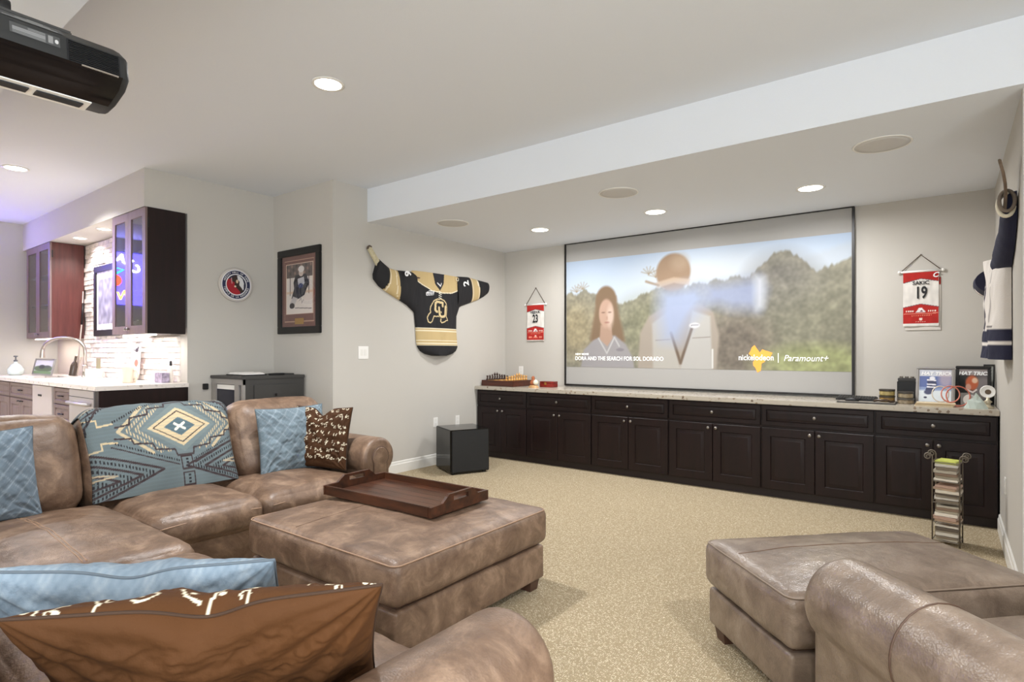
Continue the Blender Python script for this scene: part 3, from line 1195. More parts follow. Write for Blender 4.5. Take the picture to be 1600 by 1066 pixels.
# the cover's front must look away from the camera: flip u
pillow('throw_pillow', 'brown throw pillow with cream embroidery in the near foreground', 0.64, 0.56, 0.17, frame_matrix(topc - ev.normalized() * 0.28, -eu, ev), BROWN, embroidery, 220, 0.014, 3.0, 0.045)
eu2 = Vector((0.72, 0.69, 0))
back2 = Vector((0.69, -0.72, 0))
ev2 = back2 * 0.6 + Vector((0, 0, 0.8))
topc2 = Vector((-1.40, 0.475, 0.915))
pillow('throw_pillow', 'light blue throw pillow just behind the brown foreground pillow', 0.62, 0.54, 0.17, frame_matrix(topc2 - ev2.normalized() * 0.27, -eu2, ev2), (128, 143, 156), diamonds, 110, 0.012, 8.0, 0.03)
# far run: blue square one, brown one by the arm, blue one in the corner
pillow('throw_pillow', 'pale blue diamond pattern throw pillow on the far sofa run', 0.57, 0.50, 0.17, frame_matrix((-3.985, 2.49, 0.705), (-0.02, 1, 0), (-0.16, 0.02, 0.96)), (112, 126, 134), diamonds, 110, 0.013, 12.0, 0.0)
pillow('throw_pillow', 'brown satin embroidered throw pillow tucked against the far sofa arm', 0.50, 0.47, 0.13, frame_matrix((-3.84, 2.635, 0.715), (0.92, 0.34, 0), (-0.02, 0.20, 0.97)), (66, 41, 22), embroidery, 110, 0.014, 15.0, 0.06)
pillow('throw_pillow', 'light blue throw pillow cut off by the left edge, in the sofa corner', 0.52, 0.50, 0.17, frame_matrix((-4.0, 0.70, 0.71), (-0.16, 0.98, 0), (-0.22, 0.0, 0.96)), (108, 121, 132), diamonds, 90, 0.016, 22.0, 0.0)

# ------------------------------------------------------------------ patterned throw blanket over the back cushion
YT0, YT1 = 1.212, 2.095
CH, CX_, CR = 0.30, 0.15, 0.085
XFB = T3(-4.14, (1.205 + 2.10) / 2, 0.41, ry=LEAN) @ Matrix.Translation((0, 0, CH))
outl = []           # (x, z, nx, nz) down the front, over the top and down the back of the cushion
for zz in np.linspace(-0.285, CH - CR, 24):
    outl.append((CX_, zz, 1.0, 0.0))
for a in np.linspace(0, PI / 2, 14)[1:]:
    outl.append((CX_ - CR + CR * math.cos(a), CH - CR + CR * math.sin(a), math.cos(a), math.sin(a)))
for a in np.linspace(PI / 2, PI, 14):
    outl.append((-CX_ + CR + CR * math.cos(a), CH - CR + CR * math.sin(a), math.cos(a), math.sin(a)))
for zz in np.linspace(CH - CR, 0.02, 8)[1:]:
    outl.append((-CX_, zz, -1.0, 0.0))
cl = [0]
for p, q in zip(outl[:-1], outl[1:]):
    cl.append(cl[-1] + math.hypot(q[0] - p[0], q[1] - p[1]))
OA = np.array(outl)


def throw_pt(u, v):
    s_ = v * cl[-1]
    x, z, nx, nz = (float(np.interp(s_, cl, OA[:, k])) for k in range(4))
    y = YT0 + (YT1 - YT0) * u
    yl = max(-1, min(1, (y - 1.6525) / 0.4475))
    f = [max(0.0, 1 - min(1, abs(q)) ** 2.2) for q in (x / CX_, yl, z / CH)]
    w = mnoise.fractal(Vector((u * 4, v * 3, 7)), 0.9, 2, 3)
    off = 0.013 + 0.007 * w + 0.004 * math.sin(u * 38 + v * 7) * (0.2 + 0.8 * abs(2 * u - 1))
    d = min(0.97, max(0.0, (abs(y - 1.6525) - (0.4475 - CR)) / CR))
    off -= CR * (1 - math.sqrt(1 - d * d)) * 0.9
    px_ = x + nx * (off + 0.05 * f[1] * f[2])
    pz_ = z + nz * (off + 0.02 * f[0] * f[1])
    p = XFB @ Vector((px_, 0, pz_))
    return (p.x, y + 0.012 * math.sin(v * 8 + u * 3), p.z)


nu, nv = 330, 250
mb, U, V = grid_mb(nu, nv, throw_pt)
ot = thing('throw_blanket', 'teal and cream geometric patterned throw draped over the sofa back', 'blanket', (-4.1, 1.63, 0.48))
mb.v = [tuple(p) for p in mb.v]
n0 = len(mb.v)
bl = part('blanket_cloth', mb, M['cloth'], ot, smooth=True, fix=False)
sol = bl.modifiers.new('thickness', 'SOLIDIFY')
sol.thickness = 0.006
sol.offset = -1
# pattern coordinates: x 0..1000 left to right, y 0..620 from the top fold down to the lower hem
X = U * 1000
Y = (1 - V / 0.60) * 620
PT = Paint(X, Y, (98, 110, 113))
PT.noise(0.006, 0.08, 2)
dk = (52, 38, 40)
bk = (30, 28, 33)
cr = (198, 178, 142)


def steps(x0, y0, dx, dy, n):
    p = [(x0, y0)]
    for k in range(n):
        p.append((p[-1][0] + dx, p[-1][1] + dy * 0.25))
        p.append((p[-1][0] - dx * 0.12, p[-1][1] + dy))
    return p


# central diamond
cx, cy = 590, 235
for (a, b, col) in ((265, 165, (108, 120, 120)), (225, 128, cr), (190, 108, dk), (178, 99, cr), (112, 62, (76, 96, 104))):
    PT.poly([(cx - a, cy), (cx, cy - b), (cx + a, cy), (cx, cy + b)], col)
for q in (R(40), R(140)):
    PT.line([(cx - 42 * math.cos(q), cy - 30 * math.sin(q)), (cx + 42 * math.cos(q), cy + 30 * math.sin(q))], 16, (236, 228, 206))
# cream hatched chevrons to both sides of the diamond
for k, off in enumerate((300, 355, 410)):
    for s in (-1, 1):
        PT.line([(cx + s * (off - 190), cy - 150), (cx + s * off, cy), (cx + s * (off - 190), cy + 150)], 20, cr, dash=9 if k < 2 else 0, a=0.9)
# stepped outlines
for s in (-1, 1):
    PT.line([(cx, 60)] + [(cx + s * q, r) for q, r in ((60, 60), (70, 92), (190, 104), (200, 140), (320, 156), (330, 196), (420, 206))], 11, dk)
    PT.line([(cx, 420)] + [(cx + s * q, r) for q, r in ((60, 420), (70, 380), (200, 368), (210, 330), (330, 318), (340, 284), (440, 276))], 11, dk)
    PT.line([(cx + s * 430, 180), (cx + s * 520, 190), (cx + s * 520, 150), (cx + s * 620, 140)], 11, cr)
    PT.line([(cx + s * 430, 300), (cx + s * 520, 290), (cx + s * 520, 330), (cx + s * 620, 340)], 11, cr)
# dark hatched chevrons in the corners
for s, bx0 in ((-1, 0), (1, 1000)):
    for k in range(6):
        d0 = 60 + 46 * k
        hat = 10 if k % 2 else 0
        PT.line([(bx0, 10 + 0 * k), (bx0 - s * 0, 10)], 1, bk)
        PT.line([(bx0 - s * (330 - 60 * k), 470 - 40 + 0 * k), (bx0 - s * (330 - 60 * k) - s * 0, 470)], 1, bk)
        PT.line([(bx0, 350 + 30 * k), (bx0 - s * (420 - 70 * k), 490 + 8 * k), (bx0, 640 - 22 * k)], 17 if k % 2 else 14, bk if k % 2 else dk, dash=hat)
        PT.line([(bx0, 40 + 38 * k), (bx0 - s * (400 - 70 * k), -10 + 14 * k)], 15 if k % 2 else 12, bk if k % 2 else dk, dash=hat)
    PT.line([(bx0, 500), (bx0 - s * 130, 490), (bx0, 470)], 9, (176, 160, 134))
    PT.line([(bx0, 70), (bx0 - s * 240, 12)], 8, (176, 160, 134))
for s in (-1, 1):
    PT.line([(cx + s * 50, 28), (cx + s * 210, 84), (cx + s * 430, 172)], 13, bk, dash=8)
    PT.line([(cx + s * 60, 452), (cx + s * 230, 392), (cx + s * 440, 306)], 13, bk, dash=8)
    PT.line([(cx + s * 60, 476), (cx + s * 240, 414), (cx + s * 470, 322)], 8, dk)
# totem below the diamond
for y0 in (430, 530):
    PT.line([(cx - 40, y0), (cx + 40, y0), (cx + 40, y0 + 78), (cx - 40, y0 + 78)], 10, dk, closed=True)
    for k in range(3):
        PT.rect(cx - 9, y0 + 14 + 20 * k, cx + 9, y0 + 26 + 20 * k, bk)
PT.mix(np.abs(np.sin(Y * 0.9)) > 0.93, (110, 130, 138), 0.25)
PT.apply(bl.data)

# ------------------------------------------------------------------ wooden serving tray on the ottoman
tr = thing('serving_tray', 'dark wooden serving tray with cut-out handles on the ottoman', 'tray', (-2.60, 2.36, 0.5015), R(2), local=True)
hx, hy = 0.435, 0.245


def tray_end(x):
    # end board with a raised middle and a slot handle, outline in (y, z)
    out = [(-hy, 0), (hy, 0), (hy, 0.055), (0.15, 0.062), (0.10, 0.098), (-0.10, 0.098), (-0.15, 0.062), (-hy, 0.055)]
    y0, y1, z0, z1 = -0.062, 0.062, 0.058, 0.082
    mb = MB()
    for sgn in (0, 1):
        pass
    # built from convex strips around the slot
    strips = [[(-hy, 0), (hy, 0), (hy, 0.055), (0.15, z0), (-0.15, z0), (-hy, 0.055)],
              [(-0.15, z0), (y0, z0), (y0, z1), (-0.115, z1 + 0.003)],
              [(y1, z0), (0.15, z0), (0.115, z1 + 0.003), (y1, z1)],
              [(-0.115, z1), (0.115, z1), (0.10, 0.098), (-0.10, 0.098)]]
    for st in strips:
        mb.prism(st, lambda p: (x - 0.009, p[0], p[1]), lambda p: (x + 0.009, p[0], p[1]))
    return mb


for k in range(6):
    bx('plank', (-hx + 0.009, -hy + 0.018 + k * 0.0757, 0.006), (hx - 0.009, -hy + 0.018 + k * 0.0757 + 0.0745, 0.016), M['tray'], tr)
bx('bottom', (-hx + 0.009, -hy + 0.01, 0.0), (hx - 0.009, hy - 0.01, 0.006), M['tray'], tr)
for s in (-1, 1):
    part('handle_end', tray_end(s * hx), M['tray'], tr)
    bx('side_rail', (-hx + 0.009, s * (hy - 0.009) - 0.009, 0.0), (hx - 0.009, s * (hy - 0.009) + 0.009, 0.056), M['tray'], tr, 0.003)

# ------------------------------------------------------------------ subwoofer
sub = thing('subwoofer', 'black cube subwoofer on the carpet left of the cabinets', 'subwoofer', (-4.505, 4.98, 0), R(-25.5), local=True)
# local axes: +x is the front side seen from the left, +y the depth
s = 0.235
part('cabinet', MB().box((-s + 0.0, -s, 0.02), (s, s, 0.50)), M['gloss'], sub, bevel=0.006)
bx('grille', (s, -s + 0.012, 0.03), (s + 0.012, s - 0.012, 0.49), M['satin'], sub, 0.005)
bx('grille', (-s + 0.012, -s - 0.003, 0.03), (s - 0.012, -s, 0.49), M['gloss'], sub)
for a in (-1, 1):
    for b in (-1, 1):
        part('foot', MB().lathe([(0.02, 0), (0.024, 0.012), (0.022, 0.022)], (a * 0.19, b * 0.19, 0), 12), M['black'], sub)
sub.rotation_euler = (0, 0, R(-25.5))

# ------------------------------------------------------------------ projector under the ceiling
pj = thing('projector', 'black ceiling mounted projector at the upper left corner', 'projector', (-2.5, 0.55, 2.24))


def octring(y, sc=1.0, dz=0):
    xs = [(-2.34, 2.432), (-2.278, 2.388), (-2.262, 2.31), (-2.30, 2.278), (-2.40, 2.25), (-2.48, 2.243), (-2.72, 2.36), (-2.72, 2.42), (-2.68, 2.435)]
    c = (-2.45, 2.35)
    return [(c[0] + (x - c[0]) * sc, y, c[1] + (z - c[1]) * sc + dz) for x, z in xs]


M['pjbody'] = pm('projector_shell', (44, 45, 46), 0.5)
part('body', MB().loft([octring(0.20, 0.93), octring(0.22), octring(0.765), octring(0.785, 0.96), octring(0.793, 0.9)]), M['pjbody'], pj, smooth='auto')
# glossy lower shell
gl = [(-2.2605, 2.311), (-2.2985, 2.2765), (-2.399, 2.2485), (-2.399, 2.2535), (-2.302, 2.2815), (-2.2645, 2.313)]
part('lower_shell', MB().prism(gl, lambda p: (p[0], 0.20, p[1]), lambda p: (p[0], 0.768, p[1])), M['gloss'], pj, smooth='auto')
part('top_plate', MB().box((-2.68, 0.24, 2.432), (-2.36, 0.66, 2.455)), M['char'], pj, bevel=0.01)


def pside(y, k, d=0.0):      # point on the upper side face, k = 0 at its lower edge, 1 at its upper edge
    return (-2.262 - 0.016 * k + 0.979 * d, y, 2.31 + 0.078 * k + 0.2 * d)


def pslab(name, y0, y1, k0, k1, d0, d1, mat):
    mb = MB().loft([[pside(y0, k0, d), pside(y1, k0, d), pside(y1, k1, d), pside(y0, k1, d)] for d in (d0, d1)])
    return part(name, mb, mat, pj)


pslab('vent_recess', 0.612, 0.762, 0.04, 0.97, -0.002, 0.001, M['ink'])
for k in range(11):
    pslab('vent_slat', 0.617, 0.757, 0.07 + 0.082 * k, 0.105 + 0.082 * k, 0.0, 0.005, M['black'])
mb, U, V = grid_mb(110, 26, lambda u, v: pside(0.47 + 0.125 * u, 0.42 + 0.44 * v, 0.0012))
lb = part('rating_label', mb, M['attr'], pj, fix=False)
PT = Paint(U, V, (74, 75, 76))
for k in range(7):
    PT.rect(0.05 + 0.3 * (k > 4), 0.10 + k * 0.125, 0.70, 0.15 + k * 0.125, (170, 171, 172), 0.8)
PT.rect(0.76, 0.2, 0.86, 0.9, (150, 150, 150), 0.8)
PT.ell(0.93, 0.5, 0.04, 0.2, (200, 200, 200))
PT.apply(lb.data)
mb, U, V = grid_mb(80, 12, lambda u, v: (-2.288 - 0.042 * v + 0.0012, 0.45 + 0.16 * u, 2.395 + 0.030 * v + 0.0012))
lb = part('caution_label', mb, M['attr'], pj, fix=False)
PT = Paint(U, V, (78, 79, 80))
for k in range(3):
    PT.rect(0.05 + 0.2 * k, 0.15 + k * 0.28, 0.9 - 0.1 * k, 0.28 + k * 0.28, (170, 170, 170), 0.8)
PT.apply(lb.data)
bx('trim_strip', (-2.2645, 0.65, 2.3065), (-2.2590, 0.755, 2.3115), M['chrome'], pj)
part('lens_bezel', MB().lathe([(0.065, 0.785), (0.065, 0.812), (0.05, 0.817), (0.045, 0.802), (0.002, 0.80)], (-2.5, 0, 2.345), 28, 'y'), M['gloss'], pj, smooth='auto')
up = [(-2.402, 2.2480), (-2.480, 2.2412), (-2.480, 2.2380), (-2.402, 2.2445)]
part('under_panel', MB().prism(up, lambda p: (p[0], 0.21, p[1]), lambda p: (p[0], 0.72, p[1])), M['white'], pj)
for yy in (0.26, 0.42, 0.57):
    bx('panel_slot', (-2.462, yy, 2.2372), (-2.418, yy + 0.13, 2.2415), M['ink'], pj)
mt = part('mount_arm', MB().lathe([(0.045, 2.445), (0.05, 2.455), (0.05, 2.475), (0.025, 2.485), (0.025, ZS - 0.02), (0.07, ZS - 0.015), (0.07, ZS)], (-2.47, 0.47, 0), 20), M['black'], pj, smooth='auto')
part('mount_knob', MB().lathe([(0.03, -0.03), (0.034, 0), (0.03, 0.03)], (-2.425, 0.47, 2.475), 14, 'y'), M['black'], pj, smooth='auto')
part('cable', MB().tube([(-2.36, 0.38, 2.44), (-2.37, 0.38, 2.47), (-2.40, 0.36, 2.56), (-2.44, 0.40, 2.66), (-2.44, 0.41, ZS)], 0.006, 8), M['black'], pj, smooth=True)

# ------------------------------------------------------------------ wall plates


def plate(name, label, c, face, n=1, w=0.072, h=0.115, outlet=True, cat='outlet'):
    x, y, z = c
    t = thing(name, label, cat, c)
    w = w + 0.046 * (n - 1)

    def b(nm, du0, du1, z0, z1, d0, d1, mat):
        if face == 'x':
            lo, hi = (x + d0, y + du0, z + z0), (x + d1, y + du1, z + z1)
        elif face == '-x':
            lo, hi = (x - d1, y + du0, z + z0), (x - d0, y + du1, z + z1)
        else:
            lo, hi = (x + du0, y - d1, z + z0), (x + du1, y - d0, z + z1)
        part(nm, MB().box(lo, hi), M[mat], t, bevel=0.0015)
    b('cover_plate', -w / 2, w / 2, -h / 2, h / 2, 0, 0.006, 'white')
    for k in range(n):
        o = (k - (n - 1) / 2) * 0.046
        if outlet:
            b('socket', o - 0.016, o + 0.016, 0.008, 0.04, 0.006, 0.008, 'trim')
            b('socket', o - 0.016, o + 0.016, -0.04, -0.008, 0.006, 0.008, 'trim')
        else:
            b('rocker', o - 0.016, o + 0.016, -0.033, 0.033, 0.006, 0.010, 'trim')


plate('light_switch', 'white double rocker light switch below the black jersey', (XL, 3.935, 1.363), 'x', 2, 0.085, 0.135, False, 'switch')
plate('wall_outlet', 'white outlet plate just left behind the subwoofer', (XL, 5.02, 0.515), 'x', 1)
plate('wall_outlet', 'white outlet plate above the right of the subwoofer', (XL, 5.41, 0.505), 'x', 1)
plate('wall_outlet', 'white outlet plate behind the chess board on the screen wall', (-4.70, YS, 1.115), 'y', 1)
plate('wall_outlet', 'white outlet plate low on the right wall beside the cabinets', (XR, 5.2, 0.45), '-x', 1)

# ------------------------------------------------------------------ black jersey on a hockey stick, left wall
WX = XL + 0.004
js = thing('hockey_jersey', 'black and gold hockey jersey with a CU crest on the left wall', 'jersey', (XL, 5.03, 1.32))
jrows = [(2.315, 4.63, 5.41), (2.29, 4.60, 5.43), (2.22, 4.575, 5.45), (2.10, 4.565, 5.46), (1.98, 4.575, 5.45), (1.92, 4.60, 5.425), (1.82, 4.66, 5.375), (1.65, 4.682, 5.372), (1.50, 4.692, 5.385),
         (1.43, 4.712, 5.395), (1.38, 4.755, 5.36), (1.345, 4.83, 5.29), (1.322, 4.95, 5.17)]
GOLD = (196, 172, 124)
CREAM = (232, 222, 196)
JBLK = (26, 25, 28)


def shell(rows_fn, nrow, ncol, depth, seed, name, parent, wx, sgn=1, fold=0.012, paint=None, base=JBLK, swap=False):
    """cloth shell hung on a wall: rows_fn(s) gives the two edge points (y, z); front bulges by depth"""
    V, A, B = [], [], []
    for i in range(nrow):
        s = i / (nrow - 1)
        (y0, z0), (y1, z1) = rows_fn(s)
        for j in range(ncol):
            u = j / (ncol - 1)
            y, z = y0 + (y1 - y0) * u, z0 + (z1 - z0) * u
            pr = max(0, 1 - (2 * u - 1) ** 2) ** 0.5
            d = depth(s) * pr
            w = mnoise.fractal(Vector((y * 6 + seed, z * 2.2, seed)), 0.9, 2.1, 3)
            d += fold * w * pr
            V.append((wx + sgn * max(0.002, 0.006 + d), y, z))
            A.append(y)
            B.append(z)
        for j in (1, 0):
            y, z = (y0, z0) if j == 0 else (y1, z1)
            V.append((wx + sgn * 0.001, y, z))
            A.append(y)
            B.append(z)
    n = ncol + 2
    F = []
    for i in range(nrow - 1):
        for j in range(n):
            k = (j + 1) % n
            F.append((i * n + j, i * n + k, (i + 1) * n + k, (i + 1) * n + j))
    F.append(tuple(range(n)))
    F.append(tuple(range((nrow - 1) * n, nrow * n))[::-1])
    o = part(name, MB().add(V, F), M['cloth'], parent, smooth='auto')
    PT = Paint(np.array(A), np.array(B), base)
    if paint:
        paint(PT)
    PT.apply(o.data)
    return o


def lerp_rows(rows, s, key):
    ks = [r[key] for r in rows]
    return ks


def torso_fn(s):
    zs = [r[0] for r in jrows]
    z = zs[0] + (zs[-1] - zs[0]) * s
    a = np.interp(-z, [-q for q in zs], [r[1] for r in jrows])
    b = np.interp(-z, [-q for q in zs], [r[2] for r in jrows])
    return (a, z), (b, z + 0.0)


def torso_paint(PT):
    PT.poly([(4.55, 2.35), (5.46, 2.35), (5.44, 2.21), (5.38, 2.145), (5.25, 2.10), (5.06, 2.085), (4.9, 2.10), (4.76, 2.155), (4.66, 2.21), (4.60, 2.30)], GOLD)
    PT.line([(4.60, 2.30), (4.66, 2.21), (4.76, 2.155), (4.9, 2.10), (5.06, 2.085), (5.25, 2.10), (5.38, 2.145), (5.44, 2.21)], 0.012, CREAM)
    PT.poly([(4.92, 2.35), (5.10, 2.35), (5.085, 2.2), (5.02, 2.12), (4.95, 2.19)], (34, 34, 42))
    PT.line([(4.92, 2.32), (4.95, 2.19), (5.02, 2.12), (5.085, 2.2), (5.10, 2.32)], 0.014, JBLK)
    PT.line([(4.985, 2.20), (5.03, 2.165), (5.05, 2.20)], 0.014, (230, 230, 232))
    for k in range(4):
        PT.line([(5.005, 2.10 - k * 0.024), (5.045, 2.09 - k * 0.024)], 0.009, (230, 226, 214))
    PT.rect(4.5, 1.445, 5.5, 1.655, GOLD)
    PT.rect(4.5, 1.465, 5.5, 1.478, CREAM)
    PT.rect(4.5, 1.50, 5.5, 1.510, CREAM)
    PT.rect(4.5, 1.615, 5.5, 1.628, CREAM)
    PT.rect(4.5, 1.645, 5.5, 1.655, CREAM)
    PT.rect(4.5, 1.445, 5.5, 1.452, CREAM)
    # crest: gold outline of a charging bison around two interlocked letters
    G2 = (214, 194, 148)
    bison = [(4.868, 1.905), (4.895, 1.945), (4.93, 1.985), (4.98, 2.005), (5.04, 2.01), (5.09, 1.995), (5.125, 1.96), (5.14, 1.91), (5.135, 1.85), (5.125, 1.80), (5.148, 1.775), (5.155, 1.755),
             (5.125, 1.755), (5.09, 1.735), (5.04, 1.722), (5.02, 1.74), (5.03, 1.78), (5.0, 1.80), (4.96, 1.795), (4.925, 1.80), (4.912, 1.775), (4.89, 1.735), (4.855, 1.715), (4.828, 1.725), (4.815, 1.775),
             (4.838, 1.815), (4.868, 1.84), (4.862, 1.875)]
    PT.line(bison, 0.013, G2, closed=True)
    Cl = [(5.065, 1.925), (5.065, 1.965), (4.975, 1.975), (4.950, 1.955), (4.945, 1.875), (4.965, 1.855), (5.03, 1.85)]
    Ul = [(5.005, 1.905), (5.010, 1.815), (5.035, 1.795), (5.085, 1.80), (5.105, 1.82), (5.112, 1.925)]
    PT.line(Cl, 0.040, JBLK)
    PT.line(Cl, 0.028, G2)
    PT.line(Ul, 0.042, JBLK)
    PT.line(Ul, 0.028, G2)
    # small white chest patch
    PT.poly([(4.80, 2.035), (4.92, 2.05), (4.93, 2.10), (4.85, 2.10), (4.80, 2.07)], (222, 222, 224))
    PT.line([(4.815, 2.052), (4.915, 2.062)], 0.012, (110, 110, 112))
    PT.line([(4.84, 2.085), (4.91, 2.085)], 0.012, (110, 110, 112))


shell(torso_fn, 220, 180, lambda s: 0.055 + 0.03 * s, 2.0, 'torso', js, WX, 1, 0.014, torso_paint)


def chain_fn(secs):
    def f(s):
        k = s * (len(secs) - 1)
        i = min(int(k), len(secs) - 2)
        q = k - i
        (a, b), (c, d) = secs[i], secs[i + 1]
        return (a[0] + (c[0] - a[0]) * q, a[1] + (c[1] - a[1]) * q), (b[0] + (d[0] - b[0]) * q, b[1] + (d[1] - b[1]) * q)
    return f


secL = [((4.68, 2.30), (4.66, 1.83)), ((4.56, 2.298), (4.55, 1.905)), ((4.47, 2.295), (4.47, 1.94)), ((4.38, 2.292), (4.405, 1.966)), ((4.277, 2.302), (4.25, 2.03)), ((4.21, 2.34), (4.135, 2.088)), ((4.135, 2.385), (4.06, 2.16)), ((4.095, 2.335), (4.055, 2.21))]
secR = [((5.36, 2.32), (5.37, 1.90)), ((5.46, 2.33), (5.47, 1.955)), ((5.60, 2.338), (5.63, 2.005)), ((5.77, 2.321), (5.79, 2.055)), ((5.90, 2.312), (5.90, 2.105)), ((5.985, 2.305), (5.968, 2.145))]


def slL(PT):
    PT.poly([(4.262, 2.33), (4.382, 2.32), (4.425, 1.94), (4.30, 1.99), (4.19, 2.05), (4.24, 2.14)], GOLD)
    for q in (0.0, 0.085):
        PT.line([(4.275 + q, 2.32), (4.262 + q, 2.16), (4.215 + q * 1.9, 2.045 - q * 0.6)], 0.013, CREAM)


def slR(PT):
    PT.poly([(5.606, 2.37), (5.771, 2.36), (5.80, 2.02), (5.643, 1.98)], GOLD)
    PT.line([(5.625, 2.36), (5.66, 2.0)], 0.013, CREAM)
    PT.line([(5.755, 2.36), (5.785, 2.02)], 0.013, CREAM)


shell(chain_fn(secL), 70, 50, lambda s: 0.055, 5.0, 'sleeve', js, WX, 1, 0.016, slL)
shell(chain_fn(secR), 70, 50, lambda s: 0.055, 8.0, 'sleeve', js, WX, 1, 0.016, slR)
text('sleeve_number', '9', 0.13, M['whiteink'], js, M_xpos(WX + 0.066, 4.515, 2.262, R(95)), bold=0.004)
text('sleeve_number', '2', 0.14, M['whiteink'], js, M_xpos(WX + 0.066, 5.505, 2.245, R(105)), bold=0.004)
text('shoulder_mark', 'C', 0.07, M['cream'], js, M_xpos(WX + 0.062, 5.345, 2.278, R(95)))


def stick(name, label, pts, wx, r, wblade, mat1, mat2, tape_from, x_off):
    t = thing(name, label, 'hockey stick', (wx, pts[0][0], pts[0][1]))
    return t


st = thing('hockey_stick', 'hockey stick through the black jersey sleeves, taped blade end up', 'hockey stick', (XL, 4.05, 2.4))
bl_ = [(3.968, 2.465), (3.972, 2.492), (3.990, 2.508), (4.012, 2.503), (4.138, 2.352), (4.092, 2.292)]
part('blade', MB().prism(bl_, lambda p: (WX + 0.018, p[0], p[1]), lambda p: (WX + 0.036, p[0], p[1])), pm('taped_blade', (190, 180, 150), 0.8, var=0.08, scale=40), st, bevel=0.004)
tp = [(3.962, 2.468), (3.966, 2.496), (3.990, 2.514), (4.016, 2.507), (4.020, 2.494), (4.004, 2.494), (3.992, 2.498), (3.980, 2.486), (3.975, 2.470)]
part('blade_edge', MB().prism(tp, lambda p: (WX + 0.016, p[0], p[1]), lambda p: (WX + 0.038, p[0], p[1])), pm('worn_tip', (90, 78, 66), 0.8), st)
part('shaft', MB().tube([(WX + 0.027, 4.11, 2.325), (WX + 0.027, 4.20, 2.24), (WX + 0.03, 4.6, 2.235), (WX + 0.03, 5.95, 2.225)], 0.014, 8), M['legwood'], st, smooth=True)

# ------------------------------------------------------------------ navy and white jersey hung on the right wall (seen edge on)
rj = thing('hockey_jersey', 'navy and white hockey jersey seen edge-on on the right wall', 'jersey', (XR, 5.0, 1.34))
RX = XR - 0.004
NAVY = (28, 30, 56)
RW = (226, 220, 214)


def rtorso(s):
    z = 1.985 - 0.645 * s
    return (4.68 - 0.03 * s, z - 0.02), (5.34 + 0.05 * s, z)


def rpaint(PT):
    PT.rect(4.5, 1.30, 5.7, 1.415, NAVY)
    PT.rect(4.5, 1.415, 5.7, 1.435, RW)
    PT.rect(4.5, 1.435, 5.7, 1.515, NAVY)
    PT.rect(4.5, 1.515, 5.7, 1.53, RW)
    PT.rect(4.5, 1.53, 5.7, 1.537, (90, 84, 84))
    PT.line([(5.05, 1.95), (5.08, 1.75), (5.13, 1.54)], 0.045, (52, 50, 66))  # shade of a vertical fold, painted into the white cloth
    PT.line([(4.82, 1.9), (4.80, 1.54)], 0.008, (150, 144, 142))
    PT.poly([(4.98, 1.94), (5.2, 1.94), (5.1, 1.86)], NAVY)
    for k in range(4):
        PT.line([(5.07, 1.90 - 0.035 * k), (5.12, 1.89 - 0.035 * k)], 0.01, (90, 84, 90))


shell(rtorso, 60, 80, lambda s: 0.10 + 0.02 * s, 31.0, 'torso', rj, RX, -1, 0.035, rpaint, RW)
rsl = [((4.86, 2.00), (4.80, 1.86)), ((4.70, 2.08), (4.64, 1.90)), ((4.52, 2.16), (4.48, 1.97)), ((4.40, 2.25), (4.36, 2.06)), ((4.31, 2.28), (4.29, 2.14))]
shell(chain_fn(rsl), 40, 40, lambda s: 0.085 - 0.03 * s, 33.0, 'sleeve', rj, RX, -1, 0.01, None, NAVY)
part('cuff', MB().tube([(RX - 0.046 + 0.034 * math.cos(a), 4.285 + 0.02 * math.sin(a), 2.225 + 0.062 * math.sin(a)) for a in np.linspace(0, 2 * PI, 25)[:-1]], 0.010, 8, True),
     pm('cuff_knit', (120, 108, 96), 0.8), rj, smooth=True)
part('cuff_stripe', MB().tube([(RX - 0.048 + 0.037 * math.cos(a), 4.31 + 0.02 * math.sin(a), 2.205 + 0.066 * math.sin(a)) for a in np.linspace(0, 2 * PI, 25)[:-1]], 0.011, 8, True), M['cream'], rj, smooth=True)
rs2 = [((5.30, 1.97), (5.32, 1.78)), ((5.48, 1.98), (5.50, 1.76)), ((5.68, 1.99), (5.70, 1.77)), ((5.86, 2.0), (5.88, 1.80))]
shell(chain_fn(rs2), 40, 40, lambda s: 0.15, 35.0, 'sleeve', rj, RX, -1, 0.02, lambda PT: (PT.rect(5.2, 1.96, 6, 2.2, RW), PT.rect(5.60, 1.6, 5.66, 2.2, RW)), NAVY)
st2 = thing('hockey_stick', 'hockey stick blade curving up out of the navy jersey sleeve', 'hockey stick', (XR, 4.3, 2.2))
bp = [(RX - 0.055, 4.30, 2.17), (RX - 0.052, 4.28, 2.26), (RX - 0.056, 4.26, 2.32), (RX - 0.066, 4.24, 2.38), (RX - 0.078, 4.22, 2.425), (RX - 0.082, 4.21, 2.445)]
mb = MB()
rings = []
for k, p in enumerate(bp):
    w = (0.016, 0.024, 0.032, 0.040, 0.040, 0.022)[k]
    rings.append([(p[0] - 0.007, p[1] - w, p[2] - w * 0.4), (p[0] + 0.007, p[1] - w, p[2] - w * 0.4), (p[0] + 0.007, p[1] + w, p[2] + w * 0.4), (p[0] - 0.007, p[1] + w, p[2] + w * 0.4)])
part('blade', mb.loft(rings), pm('worn_wood_blade', (104, 86, 68), 0.6, var=0.2, scale=20), st2, bevel=0.003)
part('shaft', MB().tube([(RX - 0.05, 4.31, 2.16), (RX - 0.045, 4.7, 2.0), (RX - 0.04, 5.85, 1.89)], 0.013, 8), M['legwood'], st2, smooth=True)

# ------------------------------------------------------------------ red and white hanging banners on the screen wall


